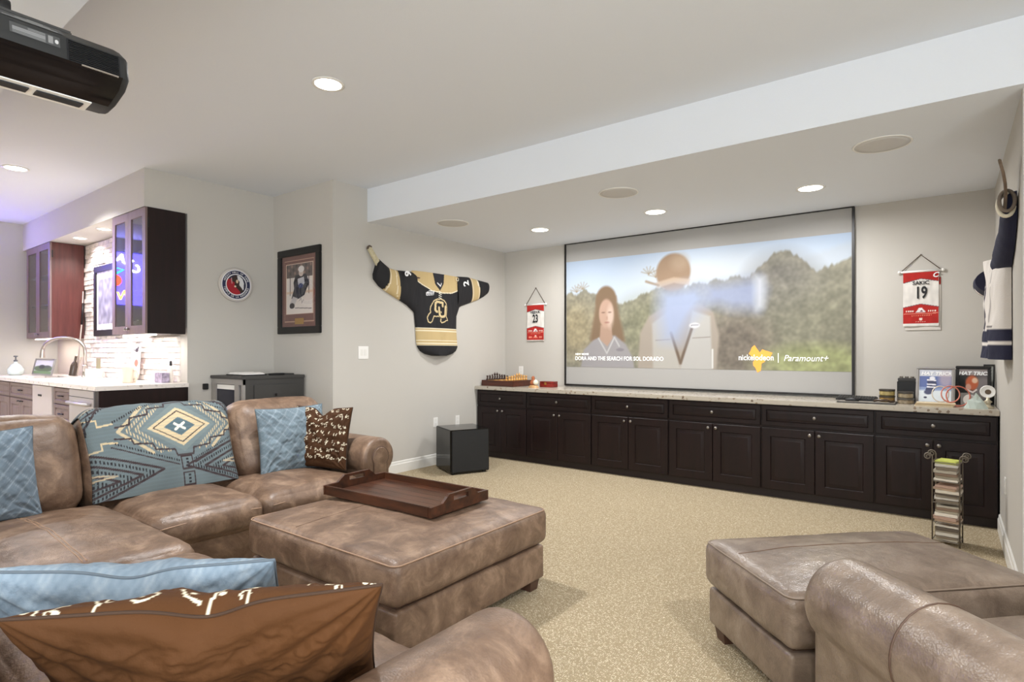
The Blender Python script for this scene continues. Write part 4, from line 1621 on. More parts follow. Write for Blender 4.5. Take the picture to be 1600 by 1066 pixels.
def banner(label, x0, x1, zt, zb, apex, number, name_txt, tail, cmark=False):
    w = x1 - x0
    cx = (x0 + x1) / 2
    t = thing('hanging_banner', label, 'banner', (cx, YS, zb), group='hockey pennant banners')
    yb = YS - 0.014
    n = 70
    mb, U, V = grid_mb(n, 110, lambda u, v: (x0 + w * u, yb - 0.004 * math.sin(u * 7 + v * 5) * (1 - v) - 0.003, zb + (zt - zb) * v))
    o = part('cloth', mb, M['cloth'], t, smooth=True, fix=False)
    m = o.modifiers.new('thickness', 'SOLIDIFY')
    m.thickness = 0.003
    RED = (176, 34, 28)
    PT = Paint(U, 1 - V, (226, 222, 216))
    PT.poly([(0, 0), (1, 0), (1, 0.19), (0.5, 0.13), (0, 0.20)], RED)
    PT.line([(0, 0.205), (0.5, 0.135), (1, 0.195)], 0.012, (90, 70, 80))
    PT.poly([(0, 0.66), (0.5, 0.60), (1, 0.66), (1, 1 - tail), (0, 1 - tail)], RED)
    PT.line([(0, 0.655), (0.5, 0.595), (1, 0.655)], 0.012, (110, 80, 90))
    PT.line([(0.02, 0.775), (0.98, 0.765)], 0.010, (230, 150, 130))
    # mountain emblem and small print
    PT.poly([(0.36, 0.745), (0.45, 0.665), (0.53, 0.665), (0.64, 0.745)], (232, 226, 226))
    PT.poly([(0.46, 0.74), (0.52, 0.70), (0.57, 0.74)], (120, 60, 80))
    for k in range(4):
        PT.rect(0.08 + 0.06 * k, 0.715, 0.115 + 0.06 * k, 0.74, (240, 224, 216))
        PT.rect(0.70 + 0.06 * k, 0.71, 0.735 + 0.06 * k, 0.735, (240, 224, 216))
    PT.line([(0.25, 0.81), (0.8, 0.80)], 0.014, (236, 150, 120), dash=0.03)
    PT.ell(0.5, 0.87, 0.05, 0.025, (240, 215, 205))
    PT.line([(0.36, 0.915), (0.66, 0.915)], 0.010, (236, 190, 180), dash=0.03)
    if tail < 0.04:
        for q in (0.2, 0.5, 0.8):
            PT.rect(q - 0.09, 0.88, q + 0.09, 0.925, (226, 130, 110))
    PT.noise(9, 0.07, 2)
    PT.apply(o.data)
    H = zt - zb
    text('number_print', number, H * 0.30, M['ink'], t, M_yneg(cx + 0.01 * w, yb - 0.0105, zt - H * 0.40), sx=0.62, bold=0.004)
    if name_txt:
        text('name_print', name_txt, H * 0.095, M['ink'], t, M_yneg(cx, yb - 0.0105, zt - H * 0.215), sx=0.95, bold=0.001)
    if cmark:
        text('letter_print', 'C', H * 0.12, M['whiteink'], t, M_yneg(x0 + w * 0.9, yb - 0.0105, zt - H * 0.085), shear=0.3, bold=0.002)
    part('dowel', MB().tube([(x0 - 0.022, yb, zt), (x1 + 0.022, yb, zt)], 0.010, 10), M['white'], t, smooth=True)
    for s, x in ((-1, x0 - 0.03), (1, x1 + 0.03)):
        part('dowel_cap', MB().lathe([(0.004, -0.012), (0.014, -0.008), (0.016, 0), (0.014, 0.008), (0.004, 0.012)], (x, yb, zt), 12, 'x'), M['white'], t, smooth=True)
    ap = (cx, YS - 0.006, apex)
    part('cord', MB().tube([(x0 - 0.012, yb, zt + 0.008), ap, (x1 + 0.012, yb, zt + 0.008)], 0.0042, 6), M['rope'], t)
    part('nail', MB().lathe([(0.007, -0.008), (0.007, -0.006), (0.002, -0.005), (0.002, 0)], (cx, YS, apex + 0.002), 8, 'y'), M['pewter'], t)
    return t


banner('small red and white banner numbered 23 left of the projection screen', -4.588, -4.308, 2.010, 1.520, 2.235, '23', 'HEJDUK', 0.02)
t19 = banner('larger red and white banner numbered 19 right of the projection screen', -0.337, -0.073, 2.100, 1.602, 2.250, '19', 'SAKIC', 0.05, True)
mb, U, V = grid_mb(20, 40, lambda u, v: (-0.322 + 0.262 * u, YS - 0.008, 1.568 + 0.47 * v))
o = part('rear_layer', mb, M['cloth'], t19, fix=False)
m = o.modifiers.new('thickness', 'SOLIDIFY')
m.thickness = 0.003
PT = Paint(U, V, (216, 210, 202))
PT.rect(0, 0.85, 1, 1, (150, 30, 26))
PT.apply(o.data)

# ------------------------------------------------------------------ round plaque and framed photograph
pq = thing('round_plaque', 'round blue red and white hockey plaque on the grey wall', 'plaque', (XH, 3.11, 2.085))
part('backing_disc', MB().lathe([(0.002, 0), (0.175, 0), (0.18, 0.006), (0.18, 0.03), (0.175, 0.036), (0.002, 0.036)], (XH, 3.11, 2.085), 48, 'x'), pm('clear_acrylic', (196, 190, 184), 0.2), pq, smooth='auto')
nr, na = 70, 150
V = [(XH + 0.0368, 3.11, 2.085)]
A = [0.0]
B = [0.0]
for i in range(1, nr + 1):
    for k in range(na):
        a = 2 * PI * k / na
        r = 0.158 * i / nr
        V.append((XH + 0.0368, 3.11 + r * math.cos(a), 2.085 + r * math.sin(a)))
        A.append(i / nr * math.cos(a))
        B.append(i / nr * math.sin(a))
F = [(0, 1 + k, 1 + (k + 1) % na) for k in range(na)]
for i in range(nr - 1):
    for k in range(na):
        q = (k + 1) % na
        F.append((1 + i * na + k, 1 + (i + 1) * na + k, 1 + (i + 1) * na + q, 1 + i * na + q))
o = part('printed_face', MB().add(V, F), M['attr'], pq, fix=False)
A, B = np.array(A), np.array(B)
PT = Paint(A, B, (228, 228, 232))
PT.ell(0, 0, 0.95, 0.95, (36, 42, 74))
PT.ell(0, 0, 0.72, 0.72, (238, 238, 240))
PT.ell(0, 0, 0.67, 0.67, (34, 38, 60))
cres = (np.hypot(A, B) < 0.66)
PT.mix(cres & (A < 0.25 * 0 + 0.02 + 0.5 * B * 0) & (B < 0.35), (160, 26, 40))
PT.mix(cres & (B < -0.1) & (A < 0.30 - 0.4 * (B + 0.6)), (160, 26, 40))
PT.poly([(0.05, 0.62), (0.22, 0.60), (0.42, 0.42), (0.52, 0.15), (0.5, -0.25), (0.42, -0.42), (0.24, -0.1), (0.12, 0.25)], (214, 214, 216))
# bent player silhouette in dark brown and cream
PT.poly([(-0.3, 0.45), (-0.02, 0.66), (0.08, 0.55), (0.02, 0.42), (0.22, 0.22), (0.2, -0.02), (0.36, -0.2), (0.52, -0.45), (0.3, -0.5), (0.05, -0.25), (-0.12, -0.1), (-0.12, 0.15), (-0.3, 0.2)], (52, 36, 30))
PT.ell(0.05, 0.22, 0.08, 0.12, (214, 190, 160))
PT.ell(-0.08, -0.12, 0.07, 0.06, (230, 214, 190))
PT.line([(-0.34, 0.42), (-0.30, 0.08)], 0.06, (196, 150, 150))
PT.apply(o.data)
for body, r0, a0, a1 in (('HOCKEY HALL OF FAME', 0.83, 160, 20), ('TEMPLE DE LA RENOMMEE', 0.83, -165, -15)):
    n = len(body)
    for k, chh in enumerate(body):
        if chh == ' ':
            continue
        a = R(a0 + (a1 - a0) * k / (n - 1))
        top = a0 > 0
        text('letter', chh, 0.028, M['whiteink'], pq, M_xpos(XH + 0.0375, 3.11 + 0.158 * r0 * math.cos(a), 2.085 + 0.158 * r0 * math.sin(a), a - PI / 2 if top else a + PI / 2), ext=0.0003)


def frame_boxes(t, name, x0, x1, z0, z1, w, y0, y1, mat, xf=None):
    for lo, hi in (((x0, y0, z0), (x1, y1, z0 + w)), ((x0, y0, z1 - w), (x1, y1, z1)), ((x0, y0, z0 + w), (x0 + w, y1, z1 - w)), ((x1 - w, y0, z0 + w), (x1, y1, z1 - w))):
        mb = MB().box(lo, hi)
        if xf:
            mb.v = [tuple(xf @ Vector(p)) for p in mb.v]
        part(name, mb, mat, t, bevel=min(0.004, w / 5))


fp = thing('framed_photo', 'framed hockey player photograph with brown mat and brass plate', 'picture', (-5.56, YP, 1.57))
fx0, fx1, fz0, fz1 = -5.957, -5.167, 1.566, 2.483
frame_boxes(fp, 'frame_rail', fx0, fx1, fz0, fz1, 0.075, YP - 0.03, YP, M['blackframe'])
mb, U, V = grid_mb(150, 190, lambda u, v: (fx0 + 0.07 + (fx1 - fx0 - 0.14) * u, YP - 0.012, fz0 + 0.07 + (fz1 - fz0 - 0.14) * v))
o = part('matted_print', mb, M['attr'], fp, fix=False)
PT = Paint(U, 1 - V, (112, 72, 66))
PT.line([(0.08, 0.07), (0.92, 0.07), (0.92, 0.92), (0.08, 0.92)], 0.012, (186, 150, 130), closed=True)
PT.rect(0.12, 0.115, 0.90, 0.82, (216, 190, 170))
PT.rect(0.135, 0.125, 0.885, 0.81, (226, 218, 212))
PT.rect(0.135, 0.125, 0.885, 0.31, (96, 84, 82))
for k in range(16):
    PT.ell(0.16 + 0.045 * k, 0.15 + 0.05 * (k % 3), 0.025, 0.022, (150 if k % 2 else 60, 120 if k % 2 else 52, 112 if k % 2 else 52), 0.6)
PT.line([(0.24, 0.27), (0.24, 0.55)], 0.02, (80, 76, 78))
PT.line([(0.78, 0.27), (0.78, 0.54)], 0.02, (80, 76, 78))
PT.rect(0.135, 0.50, 0.885, 0.53, (214, 180, 150), 0.6)
PT.poly([(0.40, 0.28), (0.70, 0.27), (0.80, 0.40), (0.70, 0.50), (0.66, 0.56), (0.52, 0.60), (0.42, 0.62), (0.28, 0.60), (0.36, 0.46), (0.34, 0.38)], (38, 36, 48))
PT.poly([(0.46, 0.33), (0.64, 0.31), (0.66, 0.40), (0.58, 0.45), (0.48, 0.43)], (196, 196, 204))
PT.ell(0.55, 0.43, 0.07, 0.035, (60, 70, 120))
PT.poly([(0.33, 0.57), (0.46, 0.60), (0.34, 0.72), (0.24, 0.74), (0.24, 0.66)], (198, 194, 196))
PT.ell(0.30, 0.70, 0.075, 0.04, (48, 44, 50))
PT.ell(0.56, 0.245, 0.07, 0.055, (206, 190, 180))
PT.ell(0.565, 0.20, 0.085, 0.045, (226, 222, 220))
PT.line([(0.38, 0.73), (0.85, 0.75)], 0.010, (70, 60, 58))
PT.line([(0.50, 0.64), (0.56, 0.60), (0.58, 0.67), (0.64, 0.62)], 0.008, (110, 100, 104))
PT.apply(o.data)
bx('brass_plate', (-5.635, YP - 0.016, 1.668), (-5.475, YP - 0.011, 1.732), M['brass'], fp, 0.001)
part('glazing', MB().box((fx0 + 0.07, YP - 0.0215, fz0 + 0.07), (fx1 - 0.07, YP - 0.02, fz1 - 0.07)), M['glass'], fp)

# ------------------------------------------------------------------ charcoal cabinet with the glazed side, behind the sofa
cb = thing('charcoal_cabinet', 'charcoal cabinet with a glazed silver side behind the sofa', 'cabinet', (-5.76, 3.2, 0))
cx0, cx1, cy0, cy1, cz = -6.06, -5.44, 2.86, 3.53, 1.13
bx('top', (cx0 - 0.01, cy0 - 0.012, cz - 0.03), (cx1 + 0.012, cy1, cz), M['char'], cb, 0.004)
bx('body', (cx0, cy0 + 0.03, 0.04), (cx1, cy1 - 0.005, cz - 0.03), M['char'], cb)
fr = part('drawer_front', MB().box((cx1, cy0 + 0.11, 0.80), (cx1 + 0.014, cy1 - 0.11, cz - 0.085)), M['char'], cb, bevel=0.004)
part('knob', MB().lathe([(0.006, 0.014), (0.006, 0.024), (0.013, 0.03), (0.002, 0.036)], (cx1, (cy0 + cy1) / 2, 0.94), 12, 'x'), M['black'], fr, smooth=True)
for lo, hi in (((cx0, cy0, 0.04), (cx0 + 0.09, cy0 + 0.03, cz - 0.03)), ((cx1 - 0.16, cy0, 0.04), (cx1 - 0.08, cy0 + 0.03, cz - 0.03)), ((cx1 - 0.03, cy0, 0.04), (cx1, cy0 + 0.03, cz - 0.03)), ((cx0, cy0 - 0.002, cz - 0.085), (cx1, cy0 + 0.03, cz - 0.03))):
    part('side_rail', MB().box(lo, hi), M['silverwood'], cb, bevel=0.003)
bx('side_glass', (cx0 + 0.09, cy0 + 0.012, 0.06), (cx1 - 0.16, cy0 + 0.02, cz - 0.085), pm('dark_glass', (24, 26, 44), 0.08), cb)
bx('white_strip', (cx0 + 0.10, cy0 + 0.008, cz - 0.135), (cx1 - 0.17, cy0 + 0.014, cz - 0.09), M['white'], cb)
for a in (cx0 + 0.03, cx1 - 0.03):
    for b in (cy0 + 0.03, cy1 - 0.03):
        bx('foot', (a - 0.02, b - 0.02, 0), (a + 0.02, b + 0.02, 0.04), M['black'], cb)
bk_ = thing('open_book', 'open book with white pages lying on the charcoal cabinet', 'book', (-5.72, 3.05, cz))
part('cover', MB().box((-5.90, 2.93, cz), (-5.55, 3.17, cz + 0.012)), M['black'], bk_)
for s in (-1, 1):
    prof = [(0, 0.012), (0, 0.020), (0.06, 0.034), (0.12, 0.030), (0.165, 0.018), (0.165, 0.012)]
    part('pages', MB().prism([(s * p[0], p[1]) for p in prof], lambda p: (-5.725 + p[0], 2.945, cz + p[1]), lambda p: (-5.725 + p[0], 3.155, cz + p[1])), M['white'], bk_)
tag(part('remote_control', MB().box((-5.56, 3.19, cz), (-5.51, 3.35, cz + 0.02)), M['black'], origin=(-5.53, 3.27, cz), bevel=0.005), 'black remote control on the charcoal cabinet beside the open book', 'remote control')
tag(part('tablet', MB().box((-5.80, 3.36, cz), (-5.58, 3.50, cz + 0.012)), M['char'], origin=(-5.69, 3.43, cz), bevel=0.003), 'flat dark tablet on the right end of the charcoal cabinet', 'tablet')
tag(part('power_adapter', MB().box((XH, 2.775, 0.985), (XH + 0.03, 2.825, 1.045)), M['black'], origin=(XH, 2.8, 0.98), bevel=0.004), 'small black adapter on the grey wall left of the charcoal cabinet', 'adapter')

# ------------------------------------------------------------------ chess board, figurine, box on the worktop
cbx = thing('chess_board', 'thick wooden chess board box at the left end of the worktop', 'chess board', (-4.70, 6.06, CT), R(-2), local=True)
bs = 0.23
bx('frame', (-bs - 0.02, -bs + 0.02, 0), (bs + 0.06, bs, 0.075), M['rosewood'], cbx, 0.005)
sq = (2 * bs - 0.06) / 8
for i in range(8):
    for j in range(8):
        if not (i + j) % 2:
            continue
        bx('square', (-bs + 0.03 + i * sq, -bs + 0.03 + j * sq, 0.075), (-bs + 0.03 + (i + 1) * sq, -bs + 0.03 + (j + 1) * sq, 0.0765), M['maple'], cbx)
kinds = {'pawn': [(0.015, 0), (0.016, 0.006), (0.009, 0.014), (0.006, 0.03), (0.010, 0.034), (0.011, 0.042), (0.006, 0.050), (0.001, 0.052)],
         'rook': [(0.017, 0), (0.018, 0.008), (0.010, 0.016), (0.009, 0.042), (0.014, 0.048), (0.014, 0.058), (0.009, 0.058)],
         'bishop': [(0.017, 0), (0.018, 0.008), (0.009, 0.018), (0.006, 0.044), (0.011, 0.050), (0.010, 0.062), (0.003, 0.074), (0.001, 0.078)],
         'king': [(0.019, 0), (0.020, 0.009), (0.010, 0.02), (0.008, 0.055), (0.014, 0.060), (0.015, 0.074), (0.010, 0.082), (0.004, 0.086), (0.004, 0.096), (0.001, 0.1)],
         'knight': [(0.017, 0), (0.018, 0.008), (0.011, 0.016), (0.010, 0.03), (0.013, 0.044), (0.012, 0.056), (0.004, 0.064)]}
pmesh = {}
for k, pr in kinds.items():
    for c in ('maple', 'darkpiece'):
        pmesh[k, c] = MB().lathe(pr, n=12).mesh('chess_' + k, M[c], True)
order = ['rook', 'knight', 'bishop', 'king', 'king', 'bishop', 'knight', 'rook']
for side, c in ((0, 'darkpiece'), (1, 'maple')):
    for row in range(2):
        for j in range(8):
            k = order[j] if row == 0 else 'pawn'
            i = (row if side == 0 else 7 - row)
            o = link('chess_' + k, pmesh[k, c])
            p = Matrix.Rotation(R(-2), 4, 'Z') @ Vector((-bs + 0.03 + (i + 0.5) * sq + (0.03 if side else 0), -bs + 0.03 + (j + 0.5) * sq, 0))
            o.location = (-4.70 + p.x, 6.06 + p.y, CT + 0.0766)
            tag(o, ('dark' if side == 0 else 'pale') + ' wooden chess ' + k + ' standing on the chess board', 'chess piece', ('dark' if side == 0 else 'pale') + ' chess pieces ' + k)
fg = thing('figurine', 'small carved brown and cream animal figurine before the red box', 'figurine', (-4.16, 5.93, CT))
part('stand', MB().loft([[(-4.16 + 0.075 * math.cos(a), 5.93 + 0.05 * math.sin(a), CT) for a in np.linspace(0, 2 * PI, 15)[:-1]], [(-4.16 + 0.05 * math.cos(a), 5.93 + 0.035 * math.sin(a), CT + 0.03) for a in np.linspace(0, 2 * PI, 15)[:-1]]]),
     pm('carved_wood', (176, 136, 92), 0.5, var=0.2, scale=30), fg)
part('body', MB().lathe([(0.01, 0.02), (0.034, 0.035), (0.04, 0.06), (0.028, 0.09), (0.016, 0.105), (0.024, 0.12), (0.014, 0.14), (0.001, 0.146)], (-4.168, 5.93, CT), 14), pm('carved_brown', (150, 84, 48), 0.5, var=0.3, scale=30), fg, smooth=True)
part('bundle', MB().lathe([(0.002, 0.03), (0.028, 0.045), (0.034, 0.068), (0.024, 0.09), (0.002, 0.1)], (-4.125, 5.925, CT), 12), M['cream'], fg, smooth=True)
rb = thing('wooden_box', 'small glossy red wooden box with a brass clasp on the worktop', 'box', (-4.06, 6.12, CT), R(4), local=True)
bx('base', (-0.10, -0.06, 0), (0.10, 0.06, 0.05), M['cherry'], rb, 0.003)
bx('lid', (-0.10, -0.06, 0.051), (0.10, 0.06, 0.073), M['cherry'], rb, 0.004)
bx('clasp', (-0.028, -0.066, 0.03), (0.002, -0.06, 0.062), M['brass'], rb, 0.002)

# ------------------------------------------------------------------ things at the right end of the worktop
bdp = thing('lap_tray', 'thin dark mat with turned edge under the keyboard', 'mat', (-0.60, 5.98, CT), local=True)
bx('mat', (-0.20, -0.15, 0), (0.24, 0.15, 0.008), M['black'], bdp, 0.003)
bx('mat_top', (-0.19, -0.14, 0.008), (0.23, 0.14, 0.010), pm('grey_mat', (128, 122, 114), 0.6), bdp)
kb = thing('keyboard', 'compact black keyboard lying on the dark mat', 'keyboard', (-0.67, 6.055, CT + 0.010), R(-6), local=True)
part('case', MB().prism([(-0.06, 0), (0.06, 0), (0.06, 0.034), (-0.06, 0.014)], lambda p: (-0.155, p[0], p[1]), lambda p: (0.155, p[0], p[1])), M['black'], kb)
kme = MB().box((-0.0085, -0.0085, 0), (0.0085, 0.0085, 0.006)).mesh('key', M['char'], bevel=0.001)
for i in range(14):
    for j in range(4):
        o = link('key', kme, kb)
        y = -0.043 + j * 0.0285
        o.location = (-0.137 + i * 0.0211, y, 0.0145 + (y + 0.06) / 0.12 * 0.02)
        o.rotation_euler = (math.atan(0.02 / 0.12), 0, 0)
ms = tag(part('computer_mouse', MB().lathe([(0.002, 0.035), (0.02, 0.032), (0.032, 0.02), (0.036, 0.006), (0.034, 0.0)], n=20), M['black'], smooth=True), 'black computer mouse on the dark mat in front of the keyboard', 'mouse')
ms.location = (-0.69, 5.925, CT + 0.010)
ms.scale = (1.55, 0.95, 1.0)


def jar(label, x, y, z, r, h, col_body, col_lid):
    t = thing('jar', label, 'jar', (x, y, z), group='small jars stacked by the keyboard')
    part('jar_body', MB().lathe([(r * 0.9, z), (r, z + 0.006), (r, z + h * 0.66), (r * 0.95, z + h * 0.7)], (x, y, 0), 20), pm('jar_body', col_body, 0.25, var=0.15, scale=40), t, smooth='auto')
    part('lid', MB().lathe([(r * 1.03, z + h * 0.7), (r * 1.05, z + h * 0.72), (r * 1.05, z + h * 0.97), (r, z + h)], (x, y, 0), 20), pm('jar_lid', col_lid, 0.35), t, smooth='auto')


jar('low amber jar with dark lid, left of the stacked jars', -0.435, 6.02, CT + 0.0105, 0.058, 0.055, (150, 120, 70), (66, 58, 42))
jar('upper dark tin stacked on the amber jar', -0.435, 6.02, CT + 0.0665, 0.058, 0.055, (168, 150, 96), (58, 52, 44))
jar('low grey jar in front of the black camera case', -0.30, 6.02, CT, 0.06, 0.05, (140, 126, 104), (84, 80, 74))
jar('upper grey tin stacked on the low grey jar', -0.30, 6.02, CT + 0.0505, 0.056, 0.055, (150, 136, 110), (66, 62, 56))
cm = thing('film_camera', 'black boxy camera behind the stacked jars', 'camera', (-0.30, 6.19, CT))
bx('body', (-0.37, 6.15, CT), (-0.23, 6.23, CT + 0.19), M['black'], cm, 0.006)
bx('top_plate', (-0.365, 6.155, CT + 0.19), (-0.235, 6.225, CT + 0.215), M['char'], cm, 0.004)
for k in range(3):
    part('dial', MB().lathe([(0.014, CT + 0.215), (0.014, CT + 0.23)], (-0.34 + k * 0.04, 6.19, 0), 12), M['pewter'], cm)
tag(part('sunglasses', MB().tube([(-0.52, 5.88, CT + 0.022), (-0.49, 5.86, CT + 0.034), (-0.46, 5.87, CT + 0.03), (-0.43, 5.86, CT + 0.036), (-0.40, 5.88, CT + 0.022), (-0.38, 5.92, CT + 0.022)], 0.010, 8), pm('tortoise', (70, 52, 36), 0.25), origin=(-0.46, 5.88, CT + 0.012), smooth=True),
    'small brown folded sunglasses on the mat edge before the jars', 'sunglasses')


def leaning_frame(name, label, x, y, w, h, fw, lean, rz, fmat, paint, title, tcol, z=CT):
    z = z + 0.005
    t = thing(name, label, 'picture', (x, y, z), rz, local=True)
    X = Matrix.Rotation(lean, 4, 'X')
    X = Matrix.Rotation(-lean, 4, 'X')
    frame_boxes(t, 'frame_rail', -w / 2, w / 2, 0, h, fw, -0.010, 0.012, fmat, X)
    mb = MB().box((-w / 2 + fw * 0.8, 0.004, fw * 0.8), (w / 2 - fw * 0.8, 0.010, h - fw * 0.8))
    mb.v = [tuple(X @ Vector(p)) for p in mb.v]
    part('backing', mb, M['black'], t)
    mb, U, V = grid_mb(90, 110, lambda u, v: tuple(X @ Vector((-w / 2 + fw * 0.9 + (w - fw * 1.8) * u, 0.002, fw * 0.9 + (h - fw * 1.8) * v))))
    o = part('print', mb, M['attr'], t, fix=False)
    PT = Paint(U, 1 - V, (200, 200, 205))
    paint(PT)
    PT.apply(o.data)
    if title:
        text('title_lettering', title, 0.042, tcol, t, X @ M_yneg(0.01, -0.0005, h - fw - 0.04), sx=1.0, bold=0.0015, ext=0.0003, shear=0.2)
    return t


def p_blue(PT):
    PT.rect(0, 0, 1, 0.22, (196, 200, 210))
    PT.rect(0, 0.22, 1, 0.62, (88, 104, 156))
    PT.rect(0, 0.55, 1, 0.66, (150, 168, 200), 0.7)
    PT.rect(0, 0.66, 1, 1, (214, 222, 226))
    PT.ell(0.82, 0.3, 0.2, 0.25, (190, 170, 176), 0.8, 0.7)
    PT.poly([(0.26, 0.3), (0.5, 0.26), (0.56, 0.45), (0.5, 0.62), (0.42, 0.74), (0.26, 0.74), (0.22, 0.62), (0.28, 0.5)], (58, 62, 92))
    for y in (0.33, 0.46, 0.54):
        PT.line([(0.27, y), (0.52, y + 0.01)], 0.04, (224, 224, 232))
    PT.ell(0.42, 0.28, 0.09, 0.06, (226, 226, 232), 0.4)
    PT.ell(0.3, 0.7, 0.12, 0.07, (70, 74, 104), 0.4)
    PT.ell(0.22, 0.86, 0.05, 0.03, (60, 64, 84), 0.4)
    PT.rect(0, 0, 0.03, 1, (230, 232, 236))


def p_dark(PT):
    PT.rect(0, 0, 1, 1, (30, 28, 30))
    PT.rect(0, 0, 1, 0.2, (176, 166, 164), 0.8)
    PT.ell(0.85, 0.55, 0.4, 0.4, (128, 120, 120), 0.8, 0.9)
    PT.ell(0.15, 0.55, 0.3, 0.35, (16, 16, 18), 0.4)
    PT.ell(0.46, 0.42, 0.22, 0.22, (186, 90, 50), 0.35)
    PT.ell(0.34, 0.55, 0.10, 0.10, (200, 150, 130), 0.4)
    PT.ell(0.56, 0.35, 0.10, 0.08, (226, 190, 160), 0.5)
    PT.line([(0.26, 0.62), (0.5, 0.70), (0.62, 0.62)], 0.05, (220, 206, 200))
    PT.ell(0.26, 0.82, 0.12, 0.04, (200, 198, 200), 0.5, 0.7)


leaning_frame('framed_poster', 'silver framed blue and white hockey poster titled hat trick', -0.10, 6.03, 0.265, 0.335, 0.020, R(22), R(-2), M['silverwood'], p_blue, 'HAT TRICK', M['whiteink'])
leaning_frame('framed_poster', 'black framed dark poster with an orange helmet titled hat trick', 0.155, 6.13, 0.235, 0.335, 0.024, R(16), R(-4), M['blackframe'], p_dark, 'HAT TRICK', M['whiteink'])
leaning_frame('picture_frame', 'thin dark frame leaning at the far right corner of the worktop', 0.262, 6.26, 0.075, 0.34, 0.010, R(9), R(-8), M['blackframe'], lambda PT: (PT.rect(0, 0, 1, 1, (150, 152, 146)), PT.rect(0, 0.55, 1, 1, (30, 30, 32))), None, None)
for k, (c, dz) in enumerate((((206, 190, 160), 0), ((186, 164, 128), 0.0105), ((222, 206, 176), 0.021))):
    o = tag(part('magazine', MB().box((-0.13, -0.045, 0), (0.13, 0.045, 0.010)), pm('magazine_stack_paper', c, 0.6), bevel=0.002), ['bottom', 'middle', 'top'][k] + ' of three flat magazines before the blue framed poster', 'magazine', 'flat magazines on the worktop')
    o.location = (-0.10 + 0.006 * k, 5.885 + 0.004 * k, CT + dz)
    o.rotation_euler = (0, 0, R(-3 + 2 * k))


def hoop(label, x, y, z, r, rx, rz, col, th):
    o = tag(part('beaded_hoop', MB().tube([(r * math.cos(a), 0, r + r * math.sin(a) + th) for a in np.linspace(0, 2 * PI, 37)[:-1]], th, 8, True), pm('hoop_band', col, 0.35), smooth=True), label, 'bracelet', 'upright hoops before the posters')
    o.location = (x, y, z)
    o.rotation_euler = (rx, 0, rz)


hoop('pink hoop standing upright before the posters, front one', 0.010, 5.905, CT + 0.0315, 0.066, R(-4), R(25), (214, 130, 110), 0.005)
hoop('white hoop standing upright before the posters', -0.055, 5.925, CT + 0.0315, 0.064, R(-5), R(30), (226, 218, 206), 0.0045)
hoop('pink hoop standing upright before the posters, rear one', 0.060, 5.96, CT + 0.0, 0.080, R(-6), R(15), (206, 112, 92), 0.005)
gm = tag(part('glass_ornament', MB(), M['clear']), 'clear glass mountain ornament at the right end of the worktop', 'ornament')
bm = bmesh.new()
bmesh.ops.create_icosphere(bm, subdivisions=2, radius=1)
for v in bm.verts:
    h = max(0, v.co.z)
    f = 0.55 + 0.45 * (1 - h)
    j = 0.55 * mnoise.noise(v.co * 2.3)
    v.co = Vector((v.co.x * 0.075 * f * (1 + j), v.co.y * 0.045 * f, max(0, v.co.z * 0.115 * (1 + j * 1.5))))
bm.to_mesh(gm.data)
bm.free()
gm.data.materials.clear()
gm.data.materials.append(pm('frosted_crystal', (188, 200, 192), 0.12, spec=0.9))
gm.location = (0.168, 5.86, CT)
md = thing('medallion', 'round white medallion on a small silver stand, right end of worktop', 'ornament', (0.245, 5.96, CT), R(-4), local=True)
part('stand', MB().lathe([(0.04, 0), (0.042, 0.008), (0.022, 0.016), (0.016, 0.035), (0.03, 0.05), (0.012, 0.065), (0.010, 0.085)], n=16), pm('cream_silver', (206, 196, 170), 0.3, metal=0.4), md, smooth=True)
part('disc', MB().lathe([(0.002, 0.006), (0.047, 0.006), (0.05, 0.002), (0.05, -0.004), (0.046, -0.007), (0.034, -0.003), (0.002, -0.003)], (0, 0, 0.13), 24, 'y'), M['white'], md, smooth='auto')
part('disc_mark', MB().lathe([(0.002, -0.0045), (0.02, -0.0045), (0.02, -0.003)], (0.002, 0, 0.128), 16, 'y'), pm('brown_mark', (96, 78, 60), 0.5), md)
cs = thing('compact_disc_case', 'grey disc case leaning behind the glass ornament', 'case', (0.125, 6.04, CT), R(-6), local=True)
bx('case', (-0.05, -0.004, 0), (0.09, 0.008, 0.11), pm('grey_case', (120, 116, 112), 0.25), cs, 0.002)
part('disc', MB().lathe([(0.014, -0.0045), (0.044, -0.0045), (0.044, -0.0055), (0.014, -0.0055)], (0.01, 0, 0.055), 24, 'y'), M['chrome'], cs)

# ------------------------------------------------------------------ wire magazine rack with its stack
rk = thing('magazine_rack', 'scrolled iron magazine rack standing before the right cabinet', 'rack', (-0.01, 5.17, 0), R(-6), local=True)
rw, rd, rh = 0.078, 0.085, 0.61
for sx in (-1, 1):
    for sy in (-1, 1):
        pts = [(sx * rw, sy * rd, 0), (sx * rw, sy * rd, rh)]
        for a in np.linspace(0, 1.65 * 2 * PI, 26):
            r = 0.026 * (1 - 0.075 * a)
            pts.append((sx * (rw + 0.026 - 0.0 - r * math.cos(a) ), sy * rd, rh + 0.012 + r * math.sin(a)))
        part('upright', MB().tube(pts, 0.0045, 7), M['iron'], rk, smooth=True)
for z in (0.03, 0.16, 0.30, 0.45, 0.585):
    part('shelf_wire', MB().tube([(-rw, -rd, z), (rw, -rd, z), (rw, rd, z), (-rw, rd, z)], 0.0035, 6, True), M['iron'], rk)
z = 0.034
cols = [(176, 168, 152), (120, 108, 92), (206, 200, 188), (150, 140, 124), (90, 80, 70), (214, 206, 190), (176, 150, 126), (178, 148, 132), (226, 218, 204), (170, 160, 140), (132, 110, 92)]
rr_ = random.Random(3)
k = 0
